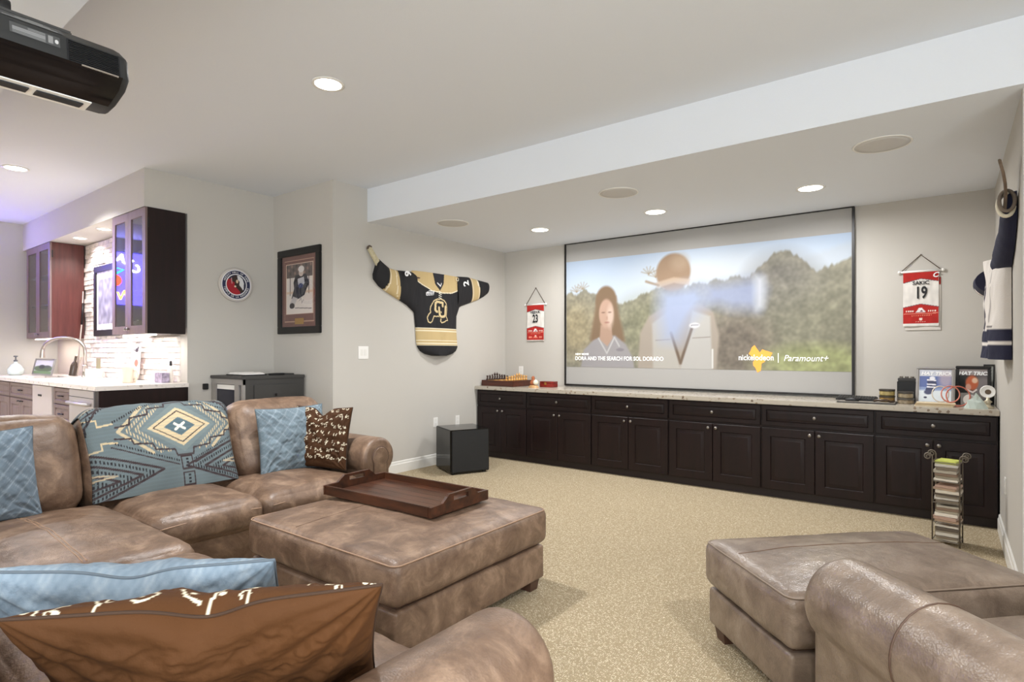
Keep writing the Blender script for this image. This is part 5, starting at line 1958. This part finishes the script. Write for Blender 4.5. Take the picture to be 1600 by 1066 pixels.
while z < 0.60:
    th = rr_.uniform(0.014, 0.024)
    if any(z < q < z + th + 0.004 for q in (0.16, 0.30, 0.45)) or abs(z - 0.0) < 0.0:
        z = min(q for q in (0.16, 0.30, 0.45) if z < q) + 0.004
        th = 0.016
    c = cols[k % len(cols)]
    ordn = '%d%s' % (k + 1, {1: 'st', 2: 'nd', 3: 'rd'}.get((k + 1) % 10 if (k + 1) // 10 != 1 else 0, 'th'))
    lab = ordn + ' magazine counted from the bottom of the iron rack stack'
    grp = 'magazines in the iron rack'
    last = z + th > 0.575
    if last:
        c = (190, 196, 96)
        lab = 'yellow-green magazine on top of the iron rack stack'
        grp = None
    w = rr_.uniform(0.062, 0.071)
    o = tag(part('magazine', MB().box((-w, -0.074, 0), (w, 0.074, th - 0.001)), pm('magazine_cover', c, 0.45, var=0.12, scale=30, stretch=(0.5, 0.5, 6)), bevel=0.002), lab, 'magazine', grp)
    a = R(rr_.uniform(-9, 5)) - R(6)
    o.location = (-0.01 + rr_.uniform(-0.006, 0.010), 5.17 + rr_.uniform(-0.02, 0.008), z)
    o.rotation_euler = (0, 0, a)
    z += th
    k += 1
    if last:
        break

# ------------------------------------------------------------------ bar / kitchenette on the left
KT = 1.06
KF = 1.873
kc = thing('bar_worktop', 'pale stone bar worktop under the glass fronted cabinets', 'worktop', (-8.1, 2.2, KT - 0.04))
sx0, sx1, sy0, sy1 = -9.25, -8.55, 1.98, 2.40
for lo, hi in (((XK, 1.84, KT - 0.04), (sx0, YK, KT)), ((sx1, 1.84, KT - 0.04), (-6.045, YK, KT)), ((sx0, 1.84, KT - 0.04), (sx1, sy0, KT)), ((sx0, sy1, KT - 0.04), (sx1, YK, KT))):
    part('slab', MB().box(lo, hi), M['quartz'], kc)
snk = tag(part('sink', MB().loft([[(sx0, sy0, KT - 0.041), (sx1, sy0, KT - 0.041), (sx1, sy1, KT - 0.041), (sx0, sy1, KT - 0.041)], [(sx0 + 0.02, sy0 + 0.02, KT - 0.2), (sx1 - 0.02, sy0 + 0.02, KT - 0.2), (sx1 - 0.02, sy1 - 0.02, KT - 0.2), (sx0 + 0.02, sy1 - 0.02, KT - 0.2)]], caps=False), M['steel'], origin=(-8.9, 2.2, KT - 0.2)),
          'steel undermount sink in the bar worktop below the faucet', 'sink')
part('sink_bottom', MB().box((sx0 + 0.02, sy0 + 0.02, KT - 0.205), (sx1 - 0.02, sy1 - 0.02, KT - 0.2)), M['steel'], snk)


def bar_handle(x, z, mat='pewter', L=0.11):
    return MB().tube([(x - L / 2, KF, z), (x - L / 2, KF - 0.02, z + 0.004), (x, KF - 0.026, z), (x + L / 2, KF - 0.02, z + 0.004), (x + L / 2, KF, z)], 0.006, 6)


def bar_unit(label, a, b, mode):
    t = thing('bar_cabinet', label, 'cabinet', ((a + b) / 2, 2.2, 0), group='bar base cabinets')
    bx('body', (a, KF + 0.02, 0), (b, YK - 0.002, KT - 0.25 if mode == 'sink' else KT - 0.042), M['wenge'], t)
    if mode == 'sink':
        bx('front_rail', (a, KF + 0.02, KT - 0.25), (b, KF + 0.06, KT - 0.042), M['wenge'], t)
    if mode in ('door', 'sink'):
        d = part('drawer', raised_panel((a + 0.012, 0.84), (b - 0.012, 1.005), KF, fr=0.035, m=0.008), M['wenge'], t, smooth='auto')
        part('handle', bar_handle((a + b) / 2, 0.925), M['black'], d, smooth=True)
        mid = (a + b) / 2
        for p, q, hx_ in ((a + 0.012, mid - 0.004, mid - 0.05), (mid + 0.004, b - 0.012, mid + 0.05)):
            d = part('door', raised_panel((p, 0.12), (q, 0.825), KF, fr=0.07), M['wenge'], t, smooth='auto')
            part('handle', bar_handle(hx_, 0.80, L=0.05), M['black'], d, smooth=True)
    else:
        for z0, z1 in ((0.845, 1.005), (0.655, 0.835), (0.40, 0.645), (0.12, 0.39)):
            d = part('drawer', raised_panel((a + 0.012, z0), (b - 0.012, z1), KF, fr=0.035, m=0.008), M['wenge'], t, smooth='auto')
            part('handle', bar_handle((a + b) / 2, (z0 + z1) / 2), M['black'], d, smooth=True)


bar_unit('taupe bar cabinet with drawer and doors at the left edge', XK + 0.005, -9.04, 'sink')
bar_unit('taupe bar cabinet with drawer and doors left of the pale appliance', -9.035, -8.06, 'sink')
bar_unit('narrow taupe stack of drawers between the two bar appliances', -7.36, -6.84, 'drawers')


def appliance(name, label, a, b, cat, mat, style):
    t = thing(name, label, cat, ((a + b) / 2, 2.2, 0))
    bx('body', (a, KF + 0.02, 0.02), (b, YK - 0.002, KT - 0.042), M['black'], t)
    d = bx('door', (a + 0.005, KF - 0.012, 0.10), (b - 0.005, KF + 0.02, KT - 0.05), mat, t, 0.004)
    if style == 'badge':
        bx('badge', (a + 0.22, KF - 0.016, 0.895), (a + 0.34, KF - 0.012, 0.915), M['ink'], d)
    else:
        part('handle', MB().tube([(a + 0.08, KF - 0.012, 0.885), (a + 0.08, KF - 0.05, 0.885), (b - 0.08, KF - 0.05, 0.885), (b - 0.08, KF - 0.012, 0.885)], 0.016, 8), M['steel'], d, smooth=True)
        bx('control_strip', (a + 0.005, KF - 0.014, KT - 0.12), (b - 0.005, KF - 0.011, KT - 0.115), M['ink'], d)
    bx('plinth', (a + 0.02, KF + 0.02, 0), (b - 0.02, KF + 0.05, 0.1), M['black'], t)


appliance('dishwasher', 'pale panelled dishwasher between the bar cabinets', -8.055, -7.365, 'dishwasher', pm('pale_panel', (196, 186, 184), 0.4), 'badge')
appliance('beverage_fridge', 'stainless beverage fridge with bar handle at the end of the bar', -6.835, -6.16, 'fridge', M['steel'], 'handle')
tag(part('end_panel', MB().box((-6.155, KF - 0.005, 0), (-6.055, YK - 0.002, KT - 0.041)), M['esp'], origin=(-6.1, 2.25, 0), bevel=0.003), 'dark wood end panel closing the bar on the right', 'panel')


def upper_cab(label, a, b, side_mat, z0=1.545, z1=2.748):
    t = thing('glass_cabinet', label, 'cabinet', ((a + b) / 2, 2.44, z0), group='glass fronted wall cabinets over the bar')
    y0, y1 = 2.262, YK - 0.03
    th = 0.02
    bx('side_panel', (a, y0, z0), (a + th, y1, z1), side_mat, t)
    bx('side_panel', (b - th, y0, z0), (b, y1, z1), side_mat, t)
    bx('bottom', (a + th, y0, z0), (b - th, y1, z0 + th), side_mat, t)
    bx('top', (a + th, y0, z1 - th), (b - th, y1, z1), side_mat, t)
    bx('back', (a + th, y1 - 0.01, z0 + th), (b - th, y1, z1 - th), M['wenge'], t)
    for z in (z0 + 0.42, z0 + 0.80):
        bx('shelf', (a + th, y0 + 0.03, z), (b - th, y1 - 0.01, z + 0.018), M['esp'], t)
    mid = (a + b) / 2
    fw = 0.07
    for s, (p, q) in enumerate(((a + 0.002, mid - 0.002), (mid + 0.002, b - 0.002))):
        d = part('door', MB().box((p, 2.242, z0 + 0.002), (p + fw, 2.261, z1 - 0.002)).box((q - fw, 2.242, z0 + 0.002), (q, 2.261, z1 - 0.002))
                 .box((p + fw, 2.242, z0 + 0.002), (q - fw, 2.261, z0 + fw + 0.01)).box((p + fw, 2.242, z1 - fw - 0.01), (q - fw, 2.261, z1 - 0.002)), M['wenge'], t)
        part('pane', MB().box((p + fw, 2.249, z0 + fw), (q - fw, 2.253, z1 - fw)), M['glass'], d)
        part('knob', MB().lathe([(0.006, 0), (0.006, -0.014), (0.014, -0.018), (0.015, -0.026), (0.002, -0.03)], (q - 0.03 if s == 0 else p + 0.03, 2.242, z0 + 0.05), 12, 'y'), M['pewter'], d, smooth=True)
    bx('hinge', (b - 0.008, 2.2615, z1 - 0.19), (b + 0.002, 2.275, z1 - 0.10), M['black'], t)
    bx('under_cabinet_light', (a + 0.05, y0 + 0.06, z0 - 0.014), (b - 0.05, y0 + 0.10, z0 - 0.002), emis('led_strip', (255, 240, 224), 5), t)
    l = area('under_cabinet_lamp', ((a + b) / 2, 2.42, z0 - 0.02), (0, 0, 0), b - a - 0.1, 0.06, 3.5, (1, 0.94, 0.89))
    l.parent = t
    l.location = Vector(l.location) - W[t.name]
    return t


upper_cab('dark glass fronted wall cabinet nearest the grey wall, reflecting the neon sign', -6.885, -6.055, M['esp'])
upper_cab('reddish glass fronted wall cabinet at the left end of the bar', -9.965, -8.955, M['mah'])
gme = MB().lathe([(0.032, 0), (0.036, 0.004), (0.040, 0.13), (0.037, 0.13), (0.033, 0.008), (0.002, 0.008)], n=14).mesh('drinking_glass', M['clear'], True)
for i, (x, y) in enumerate(((-6.72, 2.42), (-6.60, 2.48), (-6.42, 2.40), (-6.30, 2.47), (-6.20, 2.40), (-6.55, 2.38))):
    o = tag(link('drinking_glass', gme), 'clear drinking glass on the lower shelf inside the glass cabinet', 'glass', 'glasses inside the glass fronted cabinet')
    o.location = (x, y, 1.5655)

# ledger stones, each one its own piece of the wall
rs = random.Random(11)
smesh = {}


def stone_mesh(L, h, d):
    key = (L, h, d)
    if key not in smesh:
        b = 0.006
        mb = MB().loft([[(0, 0, 0), (L, 0, 0), (L, 0, h), (0, 0, h)], [(0.001, -d + 0.008, 0.001), (L - 0.001, -d + 0.008, 0.001), (L - 0.001, -d + 0.008, h - 0.001), (0.001, -d + 0.008, h - 0.001)],
                        [(b, -d, b), (L - b, -d - 0.003, b), (L - b, -d + 0.002, h - b), (b, -d, h - b)]])
        smesh[key] = mb.mesh('stone', M['stone'])
    return smesh[key]


def stone_rows(xa, xb, za, zb, rowh):
    z = za
    while z < zb - 0.01:
        h = min(rowh, zb - z)
        h = round(h, 3)
        x = xa
        while x < xb - 0.02:
            L = rs.choice((0.2, 0.26, 0.32, 0.40))
            L = round(min(L, xb - x), 3)
            d = rs.choice((0.014, 0.02, 0.026, 0.032))
            o = link('stone', stone_mesh(L, h, d), kw)
            o.location = (x, YK, z)
            x += L
        z += h


stone_rows(-8.955, -6.885, 1.53, 2.755, 0.058)
stone_rows(-8.955, -6.235, KT, 1.53, 0.06)

# objects on the bar
fct = thing('bar_faucet', 'brushed nickel gooseneck faucet over the bar sink', 'faucet', (-8.47, 2.47, KT))
part('base', MB().lathe([(0.035, KT), (0.037, KT + 0.006), (0.03, KT + 0.02), (0.026, KT + 0.13), (0.03, KT + 0.14), (0.022, KT + 0.15)], (-8.47, 2.47, 0), 18), M['chrome'], fct, smooth='auto')
pts = [(-8.47, 2.47, KT + 0.14), (-8.47, 2.47, KT + 0.32)] + [(-8.47 - 0.20 + 0.20 * math.cos(a), 2.47 - 0.16 + 0.16 * math.cos(a), KT + 0.32 + 0.165 * math.sin(a)) for a in np.linspace(0.15, PI * 0.96, 18)]
part('spout', MB().tube(pts, 0.019, 12), M['chrome'], fct, smooth=True)
e = Vector(pts[-1])
part('spray_head', MB().tube([e, e + Vector((-0.004, -0.003, -0.05)), e + Vector((-0.006, -0.004, -0.10))], [0.021, 0.026, 0.029], 12), M['chrome'], fct, smooth='auto')
part('lever', MB().tube([(-8.445, 2.455, KT + 0.08), (-8.38, 2.43, KT + 0.085), (-8.36, 2.425, KT + 0.15)], [0.014, 0.011, 0.007], 10), M['chrome'], fct, smooth=True)


def small_frame(label, x, y, w, h, z, fmat, paint, rz=0, name='picture_frame', lean=R(12)):
    return leaning_frame(name, label, x, y, w, h, 0.02, lean, rz, fmat, paint, None, None, z)


small_frame('small white framed landscape photo on the bar beside the sink', -9.42, 2.27, 0.82, 0.22, KT + 0.001, M['silverwood'],
            lambda PT: (PT.rect(0, 0, 1, 1, (226, 226, 230)), PT.ell(0.5, 0.62, 0.55, 0.22, (90, 110, 80), 0.3), PT.ell(0.4, 0.5, 0.16, 0.14, (50, 54, 60), 0.5), PT.ell(0.7, 0.48, 0.16, 0.1, (80, 88, 84), 0.5), PT.rect(0, 0.8, 1, 1, (120, 150, 104))))
b1 = thing('soap_bottle', 'clear round soap bottle with dark pump at the left edge of the bar', 'bottle', (-9.93, 2.12, KT))
part('bottle', MB().lathe([(0.06, KT), (0.085, KT + 0.02), (0.09, KT + 0.08), (0.05, KT + 0.14), (0.02, KT + 0.16), (0.02, KT + 0.18)], (-9.93, 2.12, 0), 18), pm('frosted_glass', (214, 224, 220), 0.15), b1, smooth=True)
part('pump', MB().lathe([(0.022, KT + 0.18), (0.022, KT + 0.20), (0.008, KT + 0.205), (0.008, KT + 0.24), (0.026, KT + 0.245), (0.02, KT + 0.26)], (-9.93, 2.12, 0), 12), pm('grey_pump', (90, 92, 100), 0.4), b1, smooth='auto')
bd = thing('cutting_board', 'beige board leaning on the stone wall behind the faucet', 'board', (-9.02, 2.50, KT), local=True)
X = Matrix.Rotation(R(-12), 4, 'X') @ Matrix.Rotation(R(8), 4, 'Y')
mb = MB().box((-0.10, -0.01, 0.012), (0.10, 0.01, 0.27))
mb.v = [tuple(X @ Vector(p)) for p in mb.v]
part('board', mb, pm('beige_board', (206, 190, 176), 0.6, var=0.1, scale=20), bd, bevel=0.004)
wb_ = thing('wine_bottle', 'dark bottle leaning in front of the beige board', 'bottle', (-8.84, 2.44, KT), local=True)
o = part('bottle_body', MB().lathe([(0.002, 0), (0.037, 0.004), (0.038, 0.13), (0.03, 0.16), (0.014, 0.19), (0.014, 0.25), (0.016, 0.255), (0.002, 0.256)], n=16), pm('dark_bottle', (70, 58, 50), 0.2), wb_, smooth='auto')
o.rotation_euler = (R(-8), R(6), 0)
o.location = (0, 0, 0.005)
pt = thing('fishing_rod', 'tall thin rod leaning against the end of the reddish cabinet', 'rod', (-8.90, 2.55, KT))
part('shaft', MB().tube([(-8.885, 2.50, KT + 0.002), (-8.90, 2.56, 1.75), (-8.905, 2.575, 2.15)], [0.010, 0.008, 0.005], 8), pm('pale_rod', (190, 176, 166), 0.5), pt, smooth=True)
part('grip', MB().tube([(-8.9005, 2.560, 1.72), (-8.905, 2.575, 2.0)], 0.014, 8), M['esp'], pt, smooth=True)
vs_ = thing('green_jar', 'pale green glass jar with a small card right of the faucet', 'jar', (-8.12, 2.46, KT))
part('jar_body', MB().lathe([(0.085, KT), (0.09, KT + 0.01), (0.09, KT + 0.10), (0.086, KT + 0.108)], (-8.12, 2.46, 0), 18), pm('pale_green', (214, 222, 204), 0.3), vs_, smooth='auto')
bx('card', (-8.19, 2.50, KT + 0.10), (-8.06, 2.505, KT + 0.235), pm('olive_card', (150, 138, 110), 0.7), vs_)
gc = thing('greeting_card', 'white card with a black bird and red heart on the bar', 'card', (-7.18, 2.52, KT))
bx('holder', (-7.29, 2.44, KT), (-7.07, 2.54, KT + 0.09), M['white'], gc, 0.004)
mb, U, V = grid_mb(50, 90, lambda u, v: (-7.31 + 0.26 * u, 2.549 + 0.02 * v, KT + 0.06 + 0.32 * v))
o = part('card_front', mb, M['attr'], gc, fix=False)
m = o.modifiers.new('thickness', 'SOLIDIFY')
m.thickness = 0.004
PT = Paint(U, V, (232, 224, 220))
PT.ell(0.62, 0.40, 0.2, 0.12, (214, 110, 90), 0.3)
PT.poly([(0.45, 0.40), (0.82, 0.40), (0.62, 0.22)], (214, 110, 90))
PT.line([(0.4, 0.58), (0.85, 0.60)], 0.05, (150, 140, 140), dash=0.08)
PT.ell(0.6, 0.84, 0.16, 0.07, (70, 60, 66), 0.3)
PT.ell(0.72, 0.92, 0.07, 0.05, (60, 52, 58), 0.3)
PT.line([(0.42, 0.82), (0.25, 0.86)], 0.03, (70, 60, 66))
PT.apply(o.data)
mg = thing('coffee_mug', 'beige straight sided mug at the right end of the bar', 'mug', (-6.55, 2.28, KT))
part('cup', MB().lathe([(0.055, KT), (0.06, KT + 0.005), (0.06, KT + 0.155), (0.058, KT + 0.16), (0.054, KT + 0.155), (0.054, KT + 0.02), (0.002, KT + 0.02)], (-6.55, 2.28, 0), 22), pm('beige_glaze', (212, 198, 180), 0.35), mg, smooth='auto')
part('handle', MB().tube([(-6.49, 2.30, KT + 0.13), (-6.455, 2.315, KT + 0.125), (-6.44, 2.32, KT + 0.08), (-6.455, 2.315, KT + 0.04), (-6.49, 2.30, KT + 0.035)], 0.009, 8), pm('beige_glaze', (212, 198, 180), 0.35), mg, smooth=True)
tag(part('tea_box', MB().box((-6.42, 2.46, KT), (-6.24, 2.53, KT + 0.10)), pm('violet_box', (150, 140, 160), 0.6, var=0.25, scale=25), origin=(-6.33, 2.5, KT), bevel=0.003), 'small violet and white box at the end of the bar behind the mug', 'box')
pb = thing('pepper_mill', 'slim dark topped bottle against the stone at the bar end', 'bottle', (-6.30, 2.57, KT))
part('bottle_body', MB().lathe([(0.02, KT), (0.022, KT + 0.01), (0.022, KT + 0.13), (0.010, KT + 0.15), (0.010, KT + 0.17)], (-6.30, 2.565, 0), 12), pm('pale_bottle', (220, 214, 206), 0.3), pb, smooth='auto')
part('cap', MB().lathe([(0.012, KT + 0.17), (0.012, KT + 0.21), (0.004, KT + 0.22)], (-6.30, 2.565, 0), 10), M['black'], pb, smooth='auto')
# framed picture on the stone wall, half hidden by the glass cabinet
wp = thing('framed_picture', 'dark framed picture on the stone wall half hidden by the cabinet', 'picture', (-8.1, YK - 0.036, 1.56))
frame_boxes(wp, 'frame_rail', -8.51, -7.70, 1.563, 2.425, 0.075, YK - 0.062, YK - 0.034, M['blackframe'])
mb, U, V = grid_mb(70, 80, lambda u, v: (-8.45 + 0.69 * u, YK - 0.048, 1.62 + 0.75 * v))
o = part('print', mb, M['attr'], wp, fix=False)
PT = Paint(U, V, (226, 222, 226))
PT.rect(0.1, 0.12, 0.9, 0.86, (150, 146, 160))
PT.noise(9, 0.35, 3)
PT.rect(0.0, 0.0, 0.1, 1, (226, 222, 226))
PT.apply(o.data)

# neon sign on the bar's end wall (outside the frame, mirrored in the cabinet doors)
ns = thing('neon_sign', 'round neon sign with white and red lettering, seen mirrored in the cabinet doors', 'neon sign', (XK, 1.17, 2.5))
bx('backboard', (XK, 0.76, 2.10), (XK + 0.02, 1.58, 2.90), pm('sign_board', (92, 84, 230), 0.4, emit=9.0), ns, 0.01)
nw = emis('white_neon', (205, 212, 255), 36)
nr_ = emis('red_neon', (255, 70, 50), 11)
ng = emis('green_neon', (40, 200, 130), 8)
ny = emis('yellow_neon', (255, 200, 90), 9)
for body, mt, a0, a1, rr in (('CLASSIC', nw, 150, 10, 0.31), ('NEW', ny, -110, -60, 0.28)):
    for k, chh in enumerate(body):
        a = R(a0 + (a1 - a0) * k / (len(body) - 1))
        text('tube_letter', chh, 0.17, mt, ns, M_xpos(XK + 0.04, 1.17 + rr * math.cos(a), 2.5 + rr * math.sin(a), a - PI / 2 if a0 > 0 else a + PI / 2), ext=0.006, bold=0.004)
part('tube_fruit', MB().lathe([(0.002, 0.03), (0.08, 0.03), (0.085, 0.045), (0.08, 0.05), (0.002, 0.05)], (XK, 1.17, 2.46), 20, 'x'), nr_, ns)
part('tube_leaf', MB().tube([(XK + 0.04, 1.17, 2.56), (XK + 0.04, 1.06, 2.63), (XK + 0.04, 1.18, 2.66), (XK + 0.04, 1.17, 2.56)], 0.012, 8), ng, ns)
part('tube_arc', MB().tube([(XK + 0.04, 1.17 + 0.40 * math.cos(a), 2.5 + 0.36 * math.sin(a)) for a in np.linspace(R(-40), R(-5), 10)], 0.012, 8), nr_, ns)
